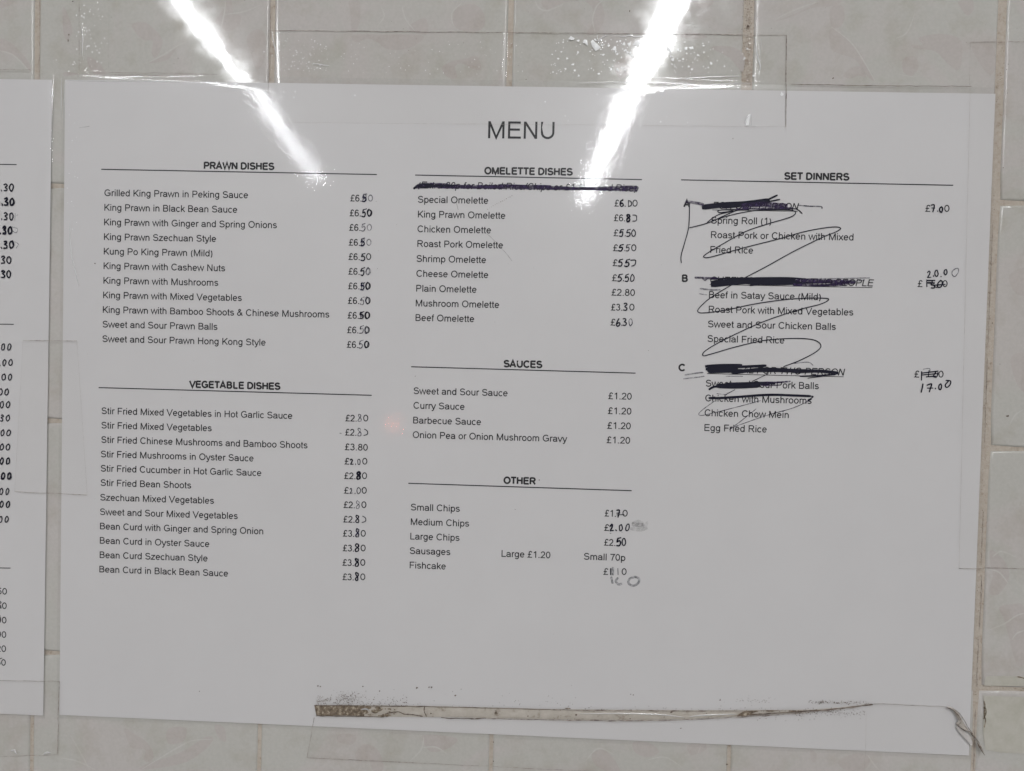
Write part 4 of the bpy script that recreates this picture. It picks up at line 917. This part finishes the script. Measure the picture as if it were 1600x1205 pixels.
dline([[(1474, 1101.5), (1486, 1107), (1494, 1116), (1497, 1124), (1492, 1130)], [(1492, 1130), (1503, 1138), (1511, 1140), (1518, 1150)], [(1485, 1104), (1497, 1114), (1506, 1130), (1516, 1145), (1526, 1158)], [(1522, 1156), (1528, 1168), (1534, 1176)], [(1490, 1128), (1494, 1132)]], 1.0, peel, hp, SPECK)
dline([[(1361, 1098.5), (1400, 1099.5), (1440, 1101.5), (1476, 1102.5)]], .8, peel, lambda x, z: ph(x, z) + 0.0001, EDGED, 'flap_edge')
V, Fc = [], []; add_poly(V, Fc, blob([on_wall(*p) for p in ((1492, 1133), (1503, 1140), (1513, 1147), (1517, 1156), (1516, 1163), (1509, 1156), (1498, 1144))]), lambda x, z: SHEET_H + 0.0011)
build('stained_patch', V, fixwind(V, Fc), rough_mat('stain', [(0.35, (0.46, 0.42, 0.39)), (0.6, (0.54, 0.515, 0.495))], 200), peel)

gh_ = lambda x, z: 0.0011
dline([[(1538, 800), (1536, 860), (1535, 884)], [(1536, 900), (1534, 950), (1532, 985)], [(1531, 1000), (1529, 1040), (1528, 1075)], [(1526, 1110), (1524.5, 1150), (1523, 1204)]], .9, wall, gh_, EDGED, 'joint_dirt')
dline([[(1553, 350), (1549, 460), (1546, 540)], [(1545, 560), (1542, 640), (1540, 700)]], .7, wall, gh_, EDGED, 'joint_dirt')
dline([[(421, -5), (421.5, 60), (420, 122)], [(804, -5), (803, 60), (802, 124)], [(60, -5), (59.5, 60), (59, 122)], [(1160, -5), (1159, 60), (1158, 130)]], .8, wall, gh_, EDGED, 'joint_dirt')
# dried tape residue on the lower right tiles
def residue(shapes, label, lines=()):
    V, Fc = [], []
    for s in shapes: add_poly(V, Fc, [on_wall(*p) for p in s], lambda x, z: TILE_H + 0.00022)
    o = build('tape_residue', V, fixwind(V, Fc), CRUST); tag(o, label, 'tape residue', 'old tape residue on the lower right tiles')
    if lines: dline(lines, 2.2, o, lambda x, z: TILE_H + 0.0004, GRIME)
    return o
residue([[(1541, 1057), (1570, 1056.5), (1640, 1059), (1640, 1073.5), (1538, 1071.5), (1539, 1064)]], 'thin yellowish strip of old tape just above the lower right tile joint', [[(1590, 1058), (1597, 1059), (1605, 1062)], [(1597, 1076), (1606, 1077)]])
residue([[(1537, 1087), (1580, 1089), (1640, 1091), (1640, 1180), (1560, 1176), (1540, 1172), (1536, 1140), (1538, 1110)]], 'large yellowed patch of old tape below the lower right tile joint', [[(1538, 1096), (1539.5, 1105), (1538, 1118), (1540, 1126), (1538, 1137)], [(1537, 1105), (1541, 1112), (1537, 1124)]])

# ------------------------------------------------------------------ ceiling strip lights (their reflections cross the top of the wall)
LM = emis('lamp_diffuser', (0.96, 0.98, 1.0), LAMP); HOUS = plain('lamp_housing', (0.8, 0.8, 0.8), 0.4)
def strip_light(a, b, wd, top, label, tube):
    """a,b = (x, distance from the wall) of the two ends; hangs at height top"""
    cx, cy = mid(a[0], b[0]), mid(a[1], b[1])
    root = bpy.data.objects.new('strip_light', None); COL.objects.link(root); root.location = (cx, -cy, top)
    tag(root, label, 'ceiling light', 'ceiling strip lights')
    d = Vector((b[0] - a[0], -(b[1] - a[1]))); L = d.length; ang = math.atan2(d.y, d.x)
    def prism(name, l, prof, m):
        n = len(prof); V = [(x, y, z) for x in (-l / 2, l / 2) for y, z in prof]
        Fc = [(i, (i + 1) % n, n + (i + 1) % n, n + i) for i in range(n)] + [tuple(range(n))[::-1], tuple(range(n, 2 * n))]
        me = bpy.data.meshes.new(name); me.from_pydata(V, [], Fc); me.materials.append(m); me.update()
        o = bpy.data.objects.new(name, me); COL.objects.link(o); o.parent = root; o.rotation_euler.z = ang; return o
    if tube:      # bare tube under an open white reflector
        prism('fluorescent_tube', L, [(0.5 * wd * math.cos(k * math.pi / 5), 0.5 * wd * math.sin(k * math.pi / 5) + 0.014) for k in range(10)], LM)
        prism('reflector', L + 0.04, [(-0.020, 0.055), (-0.020, 0.034), (0.0, 0.032), (0.055, 0.032), (0.062, 0.018), (0.064, 0.055)], HOUS)
    else:
        prism('diffuser', L, [(-wd / 2, 0.035), (-wd / 2, 0.01), (-wd * .38, 0), (wd * .38, 0), (wd / 2, 0.01), (wd / 2, 0.035)], LM)
        prism('housing', L + 0.04, [(-wd * .9, 0.037), (wd * .9, 0.037), (wd * .9, 0.09), (-wd * .9, 0.09)], HOUS)
    return root
CEIL = CY + Z0 + 1.1
strip_light((-0.813, 1.0), (-1.118, 4.25), 0.030, CEIL, 'left of two strip lights, seen only as the left streak reflected in tiles and film', True)
strip_light((0.655, 1.0), (0.505, 4.7), 0.068, CEIL, 'right of two strip lights, seen only as the right streak reflected in tiles and film', False)

# small red illuminated sign across the room, mirrored in the laminate beside the sauces
rd = emis('red_sign_light', (1.0, 0.22, 0.10), 110.0)
V, Fc = [], []
def wv(u, v): return (0.5 * u, 0.5 * v)
sx, sz, sd = -0.0959, -0.2147 + Z0, 1.40
root = bpy.data.objects.new('illuminated_sign', None); COL.objects.link(root); root.location = (sx, -sd, sz - 0.025)
tag(root, 'small red glowing sign seen only as a reddish fleck reflected beside the sauces', 'sign')
cu = 0.021
def sbar(name, pts, r, m):
    V, Fc = [], []; n = 8
    for i, p in enumerate(pts):
        q = pts[min(i + 1, len(pts) - 1)]; pr = pts[max(i - 1, 0)]; t = Vector((q[0] - pr[0], 0, q[1] - pr[1])).normalized(); b = Vector((-t.z, 0, t.x))
        for k in range(n):
            a = 2 * math.pi * k / n; V.append((p[0] + b.x * r * math.cos(a), r * math.sin(a), p[1] + b.z * r * math.cos(a)))
    for i in range(len(pts) - 1):
        for k in range(n): Fc.append((i * n + k, i * n + (k + 1) % n, (i + 1) * n + (k + 1) % n, (i + 1) * n + k))
    me = bpy.data.meshes.new(name); me.from_pydata(V, [], Fc); me.materials.append(m); me.update()
    o = bpy.data.objects.new(name, me); COL.objects.link(o); o.parent = root; return o
sbar('lit_tube', [(-0.006, 0.007), (-0.007, 0.001), (0.0, -0.003), (0.007, 0.001), (0.006, 0.008)], 0.0008, rd).location = (0, 0, 0.027)
sbar('lit_tube', [(0.0, 0.013), (0.0, 0.003)], 0.0008, rd).location = (0, 0, 0.027)
sbar('lit_tube', [(-0.007, -0.008), (0.0, -0.010), (0.007, -0.007)], 0.0008, rd).location = (0, 0, 0.027)
